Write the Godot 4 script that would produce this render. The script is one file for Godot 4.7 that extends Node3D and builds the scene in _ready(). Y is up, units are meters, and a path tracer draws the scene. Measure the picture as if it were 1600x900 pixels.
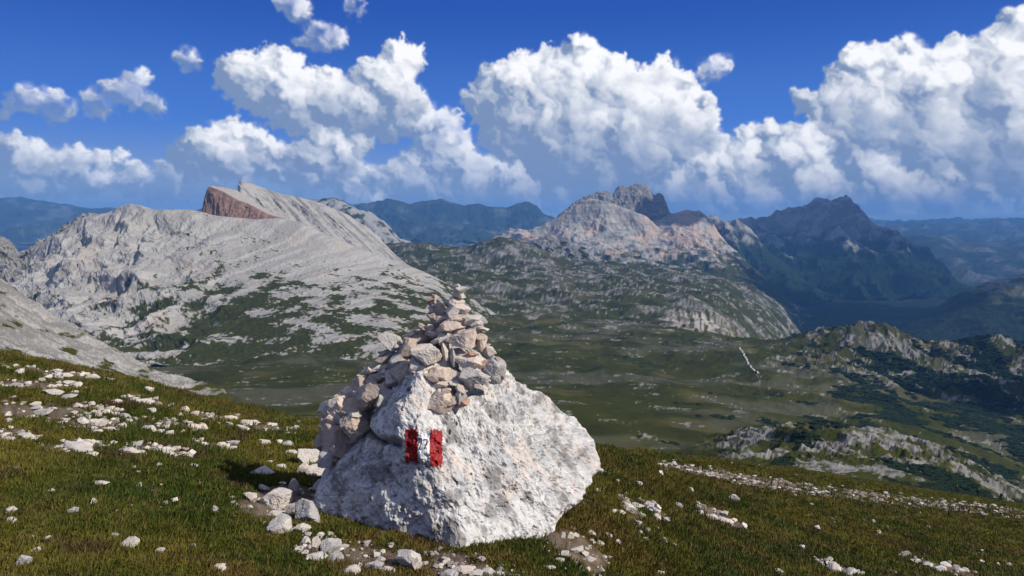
extends Node3D
# A limestone boulder with a cairn on a high alpine shoulder, a green karst basin and pale mountains behind.
# Distances are metres. The lens looks level and is shifted down, so a point at depth d metres and
# photograph position (px, py) stands at ((px-800)/F*d, EYE-(py-HZ)/F*d, -d).
const F := 1113.0
const HZ := 335.0
const EYE := 1.6

var rng := RandomNumberGenerator.new()
var nz := FastNoiseLite.new()     # soft fractal noise
var nr := FastNoiseLite.new()     # ridged noise
var nf := FastNoiseLite.new()     # second soft noise, finer
var nb := FastNoiseLite.new()     # broad ridged noise with little fine detail
var used := {}

func _ready() -> void:
	rng.seed = 11
	setup_noise()
	# ---- camera
	var cam := Camera3D.new()
	cam.name = "camera"
	cam.near = 0.1
	cam.far = 200000.0
	cam.projection = Camera3D.PROJECTION_FRUSTUM
	cam.size = 900.0 / F * 0.1
	cam.frustum_offset = Vector2(0, -(450.0 - HZ) / F * 0.1)
	cam.position = Vector3(0, EYE, 0)
	add_child(cam)
	cam.current = true
	# ---- sky, exposure, air
	var env := Environment.new()
	env.background_mode = Environment.BG_SKY
	var sky := Sky.new()
	var psm := PanoramaSkyMaterial.new()
	psm.panorama = ImageTexture.create_from_image(sky_image())
	sky.sky_material = psm
	env.sky = sky
	env.tonemap_mode = Environment.TONE_MAPPER_LINEAR
	env.tonemap_exposure = 1.12
	env.sdfgi_enabled = true
	env.ssao_enabled = true
	env.ssil_enabled = true
	env.fog_enabled = true
	env.fog_density = 3.0e-5
	env.fog_light_color = Color(0.16, 0.43, 0.95).linear_to_srgb()
	var we := WorldEnvironment.new()
	we.name = "world_environment"
	we.environment = env
	add_child(we)
	# ---- sun: from the right, slightly behind the camera
	var sun := DirectionalLight3D.new()
	sun.name = "sun"
	sun.light_energy = 1.6
	sun.light_color = Color(1.0, 0.96, 0.90)
	sun.light_angular_distance = 0.5
	sun.shadow_enabled = true
	add_child(sun)
	sun.look_at_from_position(SUN * 10.0, Vector3.ZERO, Vector3.UP)
	# ---- the place
	meadow_tables()
	build_terrain()
	build_clouds()
	build_near()

const SUN := Vector3(0.80, 0.64, 0.34)

func setup_noise() -> void:
	nz.seed = 3; nz.noise_type = FastNoiseLite.TYPE_SIMPLEX_SMOOTH; nz.frequency = 1.0
	nz.fractal_type = FastNoiseLite.FRACTAL_FBM; nz.fractal_octaves = 5; nz.fractal_gain = 0.52
	nr.seed = 8; nr.noise_type = FastNoiseLite.TYPE_SIMPLEX_SMOOTH; nr.frequency = 1.0
	nr.fractal_type = FastNoiseLite.FRACTAL_RIDGED; nr.fractal_octaves = 5; nr.fractal_gain = 0.5
	nb.seed = 5; nb.noise_type = FastNoiseLite.TYPE_SIMPLEX_SMOOTH; nb.frequency = 1.0
	nb.fractal_type = FastNoiseLite.FRACTAL_RIDGED; nb.fractal_octaves = 2; nb.fractal_gain = 0.4
	nf.seed = 21; nf.noise_type = FastNoiseLite.TYPE_SIMPLEX_SMOOTH; nf.frequency = 1.0
	nf.fractal_type = FastNoiseLite.FRACTAL_FBM; nf.fractal_octaves = 3; nf.fractal_gain = 0.55

func P(px: float, py: float, d: float) -> Vector3:
	return Vector3((px - 800.0) / F * d, EYE - (py - HZ) / F * d, -d)

func numbered(called: String) -> String:
	var n: int = used.get(called, 0)
	used[called] = n + 1
	return called if n == 0 else "%s_%03d" % [called, n]

func structure(o: Node3D, called: String, label := "") -> void:
	o.name = numbered(called)
	o.set_meta("kind", "structure")
	if label: o.set_meta("label", label)
	add_child(o)

func thing(o: Node3D, called: String, label: String, category: String, group := "") -> void:
	o.name = numbered(called)
	o.set_meta("label", label); o.set_meta("category", category)
	if group: o.set_meta("group", group)
	add_child(o)

func sm(a: float, b: float, x: float) -> float:
	var t := clampf((x - a) / (b - a), 0.0, 1.0)
	return t * t * (3.0 - 2.0 * t)

func vmat(rough := 1.0, spec := 0.2) -> StandardMaterial3D:
	var m := StandardMaterial3D.new()
	m.vertex_color_use_as_albedo = true
	m.roughness = rough
	m.metallic_specular = spec
	return m

func mesh_of(v: PackedVector3Array, c: PackedColorArray, ix: PackedInt32Array, smooth: bool) -> ArrayMesh:
	var a := []
	a.resize(Mesh.ARRAY_MAX)
	a[Mesh.ARRAY_VERTEX] = v
	if c.size(): a[Mesh.ARRAY_COLOR] = c
	a[Mesh.ARRAY_INDEX] = ix
	var am := ArrayMesh.new()
	if smooth:
		var st := SurfaceTool.new()
		st.create_from_arrays(a)
		st.generate_normals()
		return st.commit()
	am.add_surface_from_arrays(Mesh.PRIMITIVE_TRIANGLES, a)
	return am

func inst(m: Mesh, mat: Material) -> MeshInstance3D:
	var o := MeshInstance3D.new()
	o.mesh = m
	o.material_override = mat
	o.cast_shadow = GeometryInstance3D.SHADOW_CASTING_SETTING_ON
	return o

# ------------------------------------------------------------------ the sky: blue air and cumulus all round
const SW := 4096
const SH := 2048
const TOPROW := 740          # rows 740..1029 hold the cloud band (elevations 25 degrees down to the horizon)
const BAND := 290
var ch := PackedFloat32Array()   # height of the cloud surface towards the viewer
var cc := PackedFloat32Array()   # coverage
var cd := PackedFloat32Array()   # how thin and grey the cloud is here
var cb := PackedFloat32Array()   # how far under its own top a puff lies, 0..1

func puff(x: float, y: float, r: float, z: float, soft: float, low: float) -> void:
	var y0 := maxi(0, int(y - r)); var y1 := mini(BAND - 1, int(y + r) + 1)
	var r2 := r * r
	for j in range(y0, y1 + 1):
		var dy := j - y
		var w2 := r2 - dy * dy
		if w2 <= 0.0: continue
		var w := sqrt(w2)
		var row := j * SW
		for i in range(int(ceil(x - w)), int(x + w) + 1):
			var dx := i - x
			var q := w2 - dx * dx
			if q < 0.0: continue
			var k := row + posmod(i, SW)
			var h := z + sqrt(q)
			if h > ch[k]:
				ch[k] = h; cd[k] = soft; cb[k] = low
			var c := q / r2
			if c > cc[k]: cc[k] = c

func cloud_group(blobs: Array, az0: float, jitter: float, soft: float, base: float, top: float) -> void:
	# blobs in photograph pixels, each grown into smaller puffs on its surface
	for b in blobs:
		var px: float = b[0] + rng.randf_range(-1, 1) * jitter
		var py: float = b[1] + rng.randf_range(-1, 1) * jitter * 0.4
		var u := (px - 800.0) / F
		var az := atan(u)
		var el := atan((HZ - py) / F * cos(az))
		var sc := SW / TAU / F * pow(cos(az), 1.5)
		var x := (az + az0 + PI) / TAU * SW      # worked out with the view in the middle, rolled when it is written
		var y := (0.5 - el / PI) * SH - TOPROW
		var r: float = b[2] * sc
		var low := clampf((py - top) / (base - top), 0.0, 1.0)
		puff(x, y, r * 0.92, 0.0, soft, low)
		var n := int(9 + r * 0.55)
		for k in n:
			var a := rng.randf() * TAU
			var q := sqrt(rng.randf())
			var r2 := r * rng.randf_range(0.22, 0.5)
			var cx := x + cos(a) * q * r * 0.85
			var cy := y + sin(a) * q * r * 0.80
			var zz := sqrt(maxf(0.0, r * r - (q * r) * (q * r))) * 0.82
			var lw := clampf(low + (cy - y) / r * 0.25, 0.0, 1.0)
			puff(cx, cy, r2, zz, soft, lw)
			var m := 2 + int(r2 * 0.55) if az0 == 0.0 else 2
			for g in m:
				var a2 := rng.randf() * TAU
				var q2 := sqrt(rng.randf())
				var r3 := r2 * rng.randf_range(0.2, 0.5)
				puff(cx + cos(a2) * q2 * r2 * 0.9, cy + sin(a2) * q2 * r2 * 0.9, r3, zz + sqrt(maxf(0.0, 1.0 - q2 * q2)) * r2 * 0.85, soft, lw)

func blurred(a: PackedFloat32Array, k: int) -> PackedFloat32Array:
	var im := Image.create_from_data(SW, BAND, false, Image.FORMAT_RF, a.to_byte_array())
	im.resize(SW / k, maxi(2, BAND / k), Image.INTERPOLATE_TRILINEAR if false else Image.INTERPOLATE_LANCZOS)
	im.resize(SW, BAND, Image.INTERPOLATE_CUBIC)
	return im.get_data().to_float32_array()

func sky_color(el: float) -> Color:
	# deep blue above, paler towards the horizon (linear values)
	var t := clampf(el / 0.30, 0.0, 1.0)
	var c := Color(0.270, 0.380, 0.560).lerp(Color(0.062, 0.190, 0.600), sm(0.0, 0.45, t))
	c = c.lerp(Color(0.017, 0.082, 0.400), sm(0.3, 1.0, t))
	return c.lerp(Color(0.010, 0.050, 0.280), clampf((el - 0.3) / 1.2, 0.0, 1.0))

func sky_image() -> Image:
	var n := SW * BAND
	ch.resize(n); cc.resize(n); cd.resize(n); cb.resize(n)
	ch.fill(-40.0)
	var groups := [
		# blobs, softness, base row, top row
		[[[890,118,60],[848,120,44],[800,150,55],[768,168,42],[938,128,52],[1035,112,30],[1020,160,60],[1078,172,42],[960,180,80],[880,185,80],[820,200,55],[1000,225,70],[905,235,70],[1090,215,40],[955,250,50]], 0.0, 300.0, 60.0],
		[[[432,110,40],[375,122,42],[352,118,24],[460,150,50],[622,100,38],[592,135,48],[622,158,46],[540,165,52],[405,150,38],[642,178,28],[600,185,36],[500,140,36]], 0.10, 235.0, 75.0],
		[[[352,215,34],[318,232,42],[392,226,32],[296,252,32],[352,250,36],[510,228,38],[550,220,32],[482,250,38],[532,250,36],[430,235,22],[420,262,22]], 0.15, 290.0, 190.0],
		[[[40,156,26],[90,166,28],[146,162,24],[196,152,26],[240,160,16],[10,160,20],[214,122,20],[294,95,20],[180,140,20],[500,58,28],[525,60,18],[470,66,14]], 0.75, 190.0, 100.0],
		[[[40,246,38],[100,256,32],[118,233,14],[156,248,18],[10,228,24],[60,266,26],[190,240,12],[210,262,16],[250,262,14]], 0.35, 280.0, 215.0],
		[[[1585,58,46],[1545,84,46],[1484,98,44],[1410,98,42],[1345,102,38],[1316,112,26],[1450,145,66],[1560,145,76],[1385,158,52],[1250,155,22],[1292,165,38],[1345,205,66],[1450,225,72],[1560,235,76],[1290,205,40]], 0.10, 290.0, 40.0],
		[[[1200,220,36],[1165,212,24],[1250,255,60],[1150,265,46],[1100,272,44],[1375,285,70],[1500,300,62],[1585,300,46],[1050,288,44],[1300,300,52],[1190,300,50],[1430,315,44],[1110,310,36],[1340,325,34],[1550,330,36],[1250,320,40],[1480,345,34],[1580,345,34],[1390,345,30],[1160,335,26],[1060,325,22],[1420,260,46],[1530,270,40]], 0.20, 372.0, 190.0],
		[[[682,212,40],[700,250,46],[640,268,40],[596,284,30],[740,278,44],[680,296,34],[790,290,40],[830,300,34],[720,312,24],[560,300,20],[860,255,40],[870,300,34],[920,285,40],[980,285,40],[1010,300,34],[600,310,22],[660,318,20],[900,315,24]], 0.50, 345.0, 200.0],
		[[[598,274,18],[625,282,16],[652,268,15],[680,262,13],[700,272,12],[585,290,14],[640,292,16],[690,300,15],[735,306,10],[868,272,10],[846,296,9],[1195,352,16],[1215,356,12]], 0.10, 320.0, 262.0],
		[[[30,290,26],[90,292,22],[150,286,24],[210,284,26],[270,288,22],[330,282,24],[380,270,22],[430,276,22],[480,285,26],[545,282,22],[0,275,26],[60,300,18],[250,300,14]], 0.72, 320.0, 262.0],
		[[[1118,104,16],[1136,100,11],[1096,110,11],[462,8,24],[440,6,14],[552,10,18],[260,286,26],[200,290,20],[320,290,22],[130,292,16]], 0.80, 300.0, 0.0],
	]
	var bank := []                 # a low hazy bank along the horizon
	for i in 30: bank.append([540.0 + i * 37.0, 318.0 + sin(i * 2.4) * 12.0, 24.0 + 8.0 * sin(i * 1.7)])
	groups.append([bank, 0.45, 372.0, 286.0])
	for s in 5:
		for g in groups:
			if s == 4: g[0] = g[0].filter(func(b): return b[0] < 1420)
			cloud_group(g[0], s * TAU / 5.0, 0.0 if s == 0 else 38.0, g[1], g[2], g[3])
	var h1 := blurred(ch, 2)
	var h2 := blurred(ch, 9)
	var h3 := blurred(ch, 24)
	var c1 := blurred(cc, 2)
	var c2 := blurred(cc, 12)
	var bl := blurred(cb, 8)
	var sf := blurred(cd, 12)
	var im := Image.create(SW, SH, false, Image.FORMAT_RGB8)
	for j in SH:
		im.fill_rect(Rect2i(0, j, SW, 1), sky_color(maxf(0.0, (0.5 - (j + 0.5) / SH) * PI)).linear_to_srgb())
	var data := im.get_data()
	var lx := 0.60; var ly := -0.62; var lz := 0.50
	for j in range(12, BAND - 2):
		var el := (0.5 - (j + TOPROW + 0.5) / SH) * PI
		if el < 0.0: break
		var air := sky_color(el)
		for i in SW:
			if c2[j * SW + i] < 0.004: continue
			var fi := float(i)
			var w1 := nf.get_noise_2d(fi * 0.075, j * 0.075)
			var w2 := nz.get_noise_2d(fi * 0.02 + 90.0, j * 0.026)
			var w3 := nf.get_noise_2d(fi * 0.09 + 40.0, j * 0.09 + 70.0)
			# the billows are stirred a little, so that no outline stays round
			var wi := posmod(i + int(w1 * 5.0 + w2 * 9.0), SW)
			var wj := clampi(j + int(w3 * 5.0 - w2 * 7.0), 1, BAND - 3)
			var k := wj * SW + wi
			var cov := c1[k]
			var soft := clampf(sf[k], 0.0, 1.0)
			var kl := wj * SW + posmod(wi - 1, SW)
			var kr := wj * SW + posmod(wi + 1, SW)
			var gx := (h1[kr] - h1[kl]) * 0.5
			var gy := (h1[k + SW] - h1[k - SW]) * 0.5
			var q := 1.0 / sqrt(gx * gx + gy * gy + 1.0)
			var l1 := (-gx * lx - gy * ly + lz) * q
			gx = (h2[kr] - h2[kl]) * 0.5
			gy = (h2[k + SW] - h2[k - SW]) * 0.5
			q = 1.0 / sqrt(gx * gx + gy * gy + 1.0)
			var l2 := (-gx * lx - gy * ly + lz) * q
			gx = (h3[kr] - h3[kl]) * 0.5
			gy = (h3[k + SW] - h3[k - SW]) * 0.5
			q = 1.0 / sqrt(gx * gx + gy * gy + 1.0)
			var l3 := (-gx * lx - gy * ly + lz) * q
			var lit := 0.28 * clampf(l1 * 0.5 + 0.5, 0, 1) + 0.34 * clampf(l2 * 0.6 + 0.4, 0, 1) + 0.38 * clampf(l3 * 0.7 + 0.35, 0, 1)
			lit = clampf((lit - 0.41) * 2.05 + w2 * 0.24 + w1 * 0.05, 0.0, 1.0)
			lit *= 1.0 - 0.90 * sm(0.25, 0.95, bl[k] + w2 * 0.45 + w1 * 0.08)
			lit *= 1.0 - 0.32 * soft
			lit = clampf(lit + 0.20 * clampf(l2 * 0.6 + 0.4, 0, 1) + 0.16 * clampf(l1 * 0.5 + 0.5, 0, 1) + w1 * 0.07 + w2 * 0.12 - 0.22, 0.0, 1.0)
			var col: Color
			if lit < 0.4: col = Color(0.190, 0.270, 0.440).lerp(Color(0.48, 0.53, 0.63), lit / 0.4)
			else: col = Color(0.48, 0.53, 0.63).lerp(Color(0.95, 0.95, 0.96), (lit - 0.4) / 0.6)
			var c3 := c2[j * SW + i]
			var e := lerpf(cov, c3, 0.25 + 0.6 * soft)
			var a := sm(0.05, 0.40 + 0.58 * soft, e + sm(0.0, 0.12, e) * (w1 * (0.16 + 0.22 * soft) + w2 * (0.10 + 0.60 * soft) + w3 * 0.06)) * (1.0 - 0.62 * soft * soft)
			a *= 1.0 - 0.35 * sm(0.75, 1.3, bl[k] + w2 * 0.6 + w1 * 0.25)
			col = air.lerp(col, a).linear_to_srgb()
			var o := ((j + TOPROW) * SW + posmod(i + SW / 2, SW)) * 3
			data[o] = int(clampf(col.r, 0, 1) * 255.0); data[o + 1] = int(clampf(col.g, 0, 1) * 255.0); data[o + 2] = int(clampf(col.b, 0, 1) * 255.0)
	ch.clear(); cc.clear(); cd.clear(); cb.clear()
	im = Image.create_from_data(SW, SH, false, Image.FORMAT_RGB8, data)
	# the same scattered cumulus goes on overhead, seen from below
	var over := Image.create(512, 92, false, Image.FORMAT_RGB8)
	for j in 92:
		var el := (0.5 - (j * 8 + 4.0) / SH) * PI
		for i in 512:
			var az := (i + 0.5) / 512.0 * TAU
			var r := cos(el) / sin(el)
			var cover := nz.get_noise_2d(sin(az) * r * 1.5 + 12.0, cos(az) * r * 1.5 + 5.0)
			var a := sm(-0.06, 0.14, cover) * sm(0.45, 0.56, el)
			var c := Color(0.93, 0.93, 0.94).lerp(Color(0.50, 0.54, 0.61), sm(0.08, 0.45, cover))
			over.set_pixel(i, j, sky_color(el).lerp(c, a * 0.92).linear_to_srgb())
	over.resize(SW, 736, Image.INTERPOLATE_CUBIC)
	im.blit_rect(over, Rect2i(0, 0, SW, 736), Vector2i.ZERO)
	return im

# ------------------------------------------------------------------ mountains and basin
# A loft: lines of [px, py] at a depth (or [px, py, depth]) from far to near, skinned column by column.
func line_at(line: Array, depth: float, px: float) -> Vector3:
	var n := line.size()
	if px <= line[0][0]: return P(px, line[0][1], line[0][2] if line[0].size() > 2 else depth)
	for i in range(1, n):
		if px <= line[i][0]:
			var a: Array = line[i - 1]; var b: Array = line[i]
			var t: float = (px - a[0]) / (b[0] - a[0])
			var da: float = a[2] if a.size() > 2 else depth
			var db: float = b[2] if b.size() > 2 else depth
			return P(px, lerpf(a[1], b[1], t), lerpf(da, db, t))
	return P(px, line[n - 1][1], line[n - 1][2] if line[n - 1].size() > 2 else depth)

func loft(called: String, label: String, x0: float, x1: float, step: float, lines: Array, shape: Callable, tint: Callable, mat: Material, vstep := 1.7, rounded := true) -> MeshInstance3D:
	var nc := int((x1 - x0) / step) + 1
	var nl := lines.size()
	# rows between neighbouring lines follow their distance in the picture
	var rows := []
	for i in range(nl - 1):
		var m := 0.0
		for c in range(0, nc, 12):
			var px := x0 + c * step
			var a := line_at(lines[i][1], lines[i][0], px)
			var b := line_at(lines[i + 1][1], lines[i + 1][0], px)
			m = maxf(m, absf((EYE - a.y) / -a.z - (EYE - b.y) / -b.z) * F)
		rows.append(maxi(5, int(m / vstep) + 1))
	var v := PackedVector3Array()
	var col := PackedColorArray()
	var total := 1
	for r in rows: total += r
	v.resize(total * nc); col.resize(total * nc)
	for c in nc:
		var px := x0 + c * step
		var pts: Array[Vector3] = []
		for l in lines: pts.append(line_at(l[1], l[0], px))
		var k := 0
		for i in range(nl - 1):
			var n: int = rows[i] + (1 if i == nl - 2 else 0)
			var p0: Vector3 = pts[maxi(i - 1, 0)]; var p1: Vector3 = pts[i]; var p2: Vector3 = pts[i + 1]; var p3: Vector3 = pts[mini(i + 2, nl - 1)]
			for r in n:
				var t: float = float(r) / float(rows[i])
				var p: Vector3
				if rounded: p = p1.cubic_interpolate(p2, p0, p3, t)
				else: p = p1.lerp(p2, t)
				p = shape.call(p, i + t)
				v[k * nc + c] = p
				k += 1
	# colours see the finished shape: steepness from neighbours
	for k in total:
		for c in nc:
			var at := k * nc + c
			var dx: Vector3 = v[at + 1] - v[at] if c < nc - 1 else v[at] - v[at - 1]
			var dz: Vector3 = v[at + nc] - v[at] if k < total - 1 else v[at] - v[at - nc]
			var nn := dx.cross(dz)
			var up := absf(nn.y) / maxf(nn.length(), 1e-6)
			col[at] = tint.call(v[at], up)
	var ix := PackedInt32Array()
	ix.resize((total - 1) * (nc - 1) * 6)
	var w := 0
	for k in range(total - 1):
		for c in range(nc - 1):
			var a := k * nc + c
			ix[w] = a; ix[w + 1] = a + 1; ix[w + 2] = a + nc
			ix[w + 3] = a + 1; ix[w + 4] = a + nc + 1; ix[w + 5] = a + nc
			w += 6
	var o := inst(mesh_of(v, col, ix, false), mat)
	structure(o, called, label)
	loft_v = v; loft_c = col; loft_n = nc
	return o

func mixc(a: Color, b: Color, t: float) -> Color:
	return a.lerp(b, clampf(t, 0.0, 1.0))

# base colours (linear): dolomite, scree, turf, forest
const ROCK := Color(0.242, 0.240, 0.228)
const ROCKD := Color(0.145, 0.14, 0.135)
const SCREE := Color(0.330, 0.324, 0.304)
const PINK := Color(0.33, 0.25, 0.20)
const TURF := Color(0.042, 0.046, 0.010)
const TURFD := Color(0.025, 0.030, 0.008)
const PINE := Color(0.010, 0.017, 0.010)

func depth_px(p: Vector3) -> float:
	return 800.0 + p.x / -p.z * F

func ridge_shape(amp: float, size: float, keep: float, last: float) -> Callable:
	# ridged relief that dies away towards the crest line (t = keep) so that the outline holds, and towards the foot
	return func(p: Vector3, t: float) -> Vector3:
		var w := clampf(0.18 + absf(t - keep) * 0.9, 0.0, 1.0)
		var q := p / size
		var e := nr.get_noise_3d(q.x, q.y * 0.6, q.z) * amp * w
		e += nf.get_noise_3d(p.x / size * 5.0, p.y / size * 5.0, p.z / size * 5.0) * amp * 0.22
		return p + Vector3(nz.get_noise_3d(q.x * 2.0, q.y * 2.0, q.z * 2.0 + 9.0) * amp * 0.35 * w, e, e * 0.7 * w)

func build_terrain() -> void:
	var m := vmat(1.0, 0.1)
	# ---- plain beyond, to the horizon
	var pl := PlaneMesh.new()
	pl.size = Vector2(76000, 56000)
	pl.subdivide_width = 10; pl.subdivide_depth = 10
	var lowland := StandardMaterial3D.new()
	lowland.albedo_color = Color(0.030, 0.045, 0.030).linear_to_srgb(); lowland.roughness = 1.0
	var o := inst(pl, lowland)
	o.position = Vector3(0, -1500, -18000)
	structure(o, "ground", "lowland far below the mountains, reaching the horizon")
	# ---- far blue ranges
	var far_tint := func(p: Vector3, _up: float) -> Color:
		return mixc(Color(0.020, 0.034, 0.028), Color(0.085, 0.095, 0.095), sm(0.05, 0.6, nz.get_noise_3d(p.x / 900.0, p.y / 500.0, p.z / 900.0) + 0.08))
	loft("mountain_range", "hazy blue range on the horizon beyond the lowland", -260, 420, 4.0, [
		[31000, [[-260, 335], [420, 345]]],
		[25000, [[-260, 306], [-60, 308], [20, 312], [80, 318], [150, 329], [210, 333], [270, 336], [330, 334], [420, 338]]],
		[22000, [[-260, 342], [420, 348]]], [17000, [[-260, 390], [420, 390]]]], ridge_shape(420, 5200, 1.0, 3.0), far_tint, m, 2.2)
	loft("mountain_range", "jagged dark blue range under the low clouds", 470, 900, 2.0, [
		[26000, [[470, 345], [900, 360]]],
		[20000, [[470, 322], [508, 313], [535, 316], [552, 323], [590, 317], [606, 314], [622, 318], [640, 322], [668, 317], [690, 315], [702, 320], [725, 323], [745, 319], [766, 324], [792, 327], [808, 321], [822, 317], [838, 322], [848, 334], [866, 342], [900, 352]]],
		[18500, [[470, 345], [900, 362]]], [14500, [[470, 392], [900, 398]]]], ridge_shape(330, 2600, 1.0, 3.0), far_tint, m)
	loft("mountain_range", "pale blue range on the horizon beyond the wooded valley", 1300, 1900, 3.0, [
		[34000, [[1300, 350], [1900, 350]]],
		[27000, [[1300, 352], [1380, 353], [1440, 350], [1475, 355], [1520, 349], [1550, 345], [1590, 344], [1640, 346], [1700, 338], [1900, 340]]],
		[24000, [[1300, 372], [1900, 366]]], [17000, [[1300, 425], [1900, 420]]]], ridge_shape(380, 3600, 1.0, 3.0), far_tint, m)
	loft("mountain_range", "low blue hills in front of the pale horizon range", 1360, 1900, 3.0, [
		[21000, [[1360, 385], [1900, 380]]],
		[17000, [[1360, 376], [1420, 372], [1470, 369], [1510, 380], [1560, 384], [1600, 378], [1900, 360]]],
		[13500, [[1360, 420], [1900, 415]]], [10500, [[1360, 470], [1900, 470]]]], ridge_shape(220, 2600, 1.0, 3.0), far_tint, m)
	# ---- grey slope behind the slab mountain
	var grey_tint := func(p: Vector3, up: float) -> Color:
		var n := nz.get_noise_3d(p.x / 160.0, p.y / 120.0, p.z / 160.0)
		return mixc(ROCK, TURFD, sm(0.0, 0.35, n))
	loft("mountain", "pale grey flank behind the tilted slab mountain", 460, 690, 2.0, [
		[10500, [[460, 345], [690, 400]]],
		[9200, [[460, 318], [505, 313], [524, 311], [540, 318], [556, 328], [578, 334], [598, 346], [612, 360], [625, 376], [690, 398]]],
		[8600, [[460, 350], [560, 358], [620, 384], [690, 404]]], [7800, [[460, 400], [690, 412]]]], ridge_shape(120, 900, 1.0, 3.0), grey_tint, m)
	# ---- wooded deep valley on the right
	var wood_tint := func(p: Vector3, _up: float) -> Color:
		var n := nz.get_noise_2d(p.x / 420.0, p.z / 420.0)
		var f := nf.get_noise_2d(p.x / 90.0, p.z / 90.0)
		return mixc(PINE * 1.3, TURF, sm(0.30, 0.42, n + f * 0.2))
	loft("valley", "deep wooded valley beyond the green basin", 1100, 1900, 3.0, [
		[15000, [[1100, 440], [1900, 440]]], [11500, [[1100, 452], [1900, 455]]], [9000, [[1100, 472], [1900, 478]]], [7000, [[1100, 500], [1300, 498], [1900, 505]]],
		[5400, [[1100, 535], [1300, 530], [1500, 520], [1900, 540]]], [3600, [[1100, 625], [1900, 625]]]], ridge_shape(60, 1300, -9.0, 5.0), wood_tint, m)
	# ---- far peak over the wooded valley
	var peak_tint := func(p: Vector3, up: float) -> Color:
		var n := nz.get_noise_3d(p.x / 420.0, p.y / 260.0, p.z / 420.0)
		var c := mixc(ROCKD, ROCK, sm(-0.15, 0.3, n))
		var tree := sm(-260.0, -520.0, p.y + n * 420.0)
		return mixc(c, PINE * 1.5, tree)
	loft("mountain", "broad hazy peak standing over the wooded valley", 1080, 1560, 1.8, [
		[14500, [[1080, 400], [1560, 470]]],
		[12500, [[1080, 366], [1120, 362], [1150, 345], [1176, 350], [1205, 347], [1218, 340], [1229, 333], [1240, 338], [1259, 328], [1278, 318], [1290, 322], [1304, 319], [1322, 317], [1338, 332], [1361, 352], [1399, 374], [1440, 401], [1475, 424], [1512, 450], [1560, 470]]],
		[11900, [[1080, 385], [1160, 375], [1230, 362], [1290, 352], [1330, 358], [1390, 392], [1440, 415], [1560, 478]]],
		[11000, [[1080, 420], [1200, 412], [1290, 398], [1350, 405], [1420, 428], [1560, 486]]],
		[9300, [[1080, 478], [1560, 492]]]], ridge_shape(330, 1500, 1.0, 4.0), peak_tint, m, 1.6)
	# ---- dark ridge right behind the central massif
	var dark_tint := func(p: Vector3, _up: float) -> Color:
		var n := nz.get_noise_3d(p.x / 260.0, p.y / 200.0, p.z / 260.0)
		return mixc(mixc(ROCKD, ROCK, sm(-0.2, 0.3, n)), PINE * 1.4, sm(-150.0, -420.0, p.y + n * 260.0))
	loft("mountain", "jagged ridge falling away behind the pinkish massif", 1060, 1330, 1.8, [
		[10800, [[1060, 380], [1330, 480]]],
		[9900, [[1060, 350], [1095, 346], [1108, 340], [1116, 339], [1124, 348], [1140, 352], [1152, 346], [1164, 354], [1182, 372], [1200, 392], [1230, 420], [1270, 450], [1330, 478]]],
		[9300, [[1060, 390], [1130, 380], [1200, 425], [1270, 468], [1330, 486]]],
		[8300, [[1060, 450], [1200, 470], [1330, 500]]]], ridge_shape(170, 800, 1.0, 3.0), dark_tint, m, 1.6)
	# ---- central massif: dark crown, pale shoulder, reddish spur, dark foothill
	var crown_tint := func(p: Vector3, up: float) -> Color:
		var n := nz.get_noise_3d(p.x / 110.0, p.y / 60.0, p.z / 110.0)
		var s := nf.get_noise_3d(p.x / 260.0, p.y / 22.0, p.z / 260.0)
		return mixc(mixc(ROCKD, ROCK * 0.9, sm(-0.25, 0.45, n + s * 0.4)), PINK, sm(0.42, 0.6, n))
	loft("mountain", "dark blocky crown of the central massif", 830, 1075, 1.4, [
		[9400, [[830, 400], [1075, 400]]],
		[8900, [[830, 374], [850, 358], [868, 343], [880, 333], [893, 322], [904, 312], [914, 307], [928, 303], [938, 300], [950, 299], [957, 307], [962, 296], [967, 292], [986, 291], [992, 288], [1000, 287], [1012, 290], [1017, 300], [1022, 306], [1028, 302], [1036, 305], [1041, 318], [1047, 334], [1060, 345], [1075, 352]]],
		[8780, [[830, 380], [890, 332], [930, 318], [1000, 322], [1040, 338], [1075, 360]]],
		[8300, [[830, 400], [1000, 372], [1075, 385]]]], ridge_shape(95, 420, 1.0, 3.0), crown_tint, m, 1.4, false)
	var massif_tint := func(p: Vector3, up: float) -> Color:
		var n := nz.get_noise_3d(p.x / 150.0, p.y / 80.0, p.z / 150.0)
		var s := nf.get_noise_3d(p.x / 34.0, p.y / 190.0, p.z / 60.0)
		var c := mixc(ROCK * 0.92, SCREE * 0.86, sm(-0.2, 0.3, n + s * 0.5))
		var band := nf.get_noise_3d(p.x / 400.0 + 3.0, p.y / 30.0, p.z / 400.0)
		c = mixc(c, ROCKD, sm(0.14, 0.32, band) * 0.8)
		var red := nz.get_noise_3d(p.x / 420.0 + 31.0, p.y / 260.0, p.z / 420.0)
		c = mixc(c, PINK * 1.1, sm(-0.06, 0.24, red + s * 0.35) * 0.85)
		return mixc(c, TURFD * 1.3, sm(-330.0, -520.0, p.y + n * 330.0 + s * 90.0))
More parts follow.
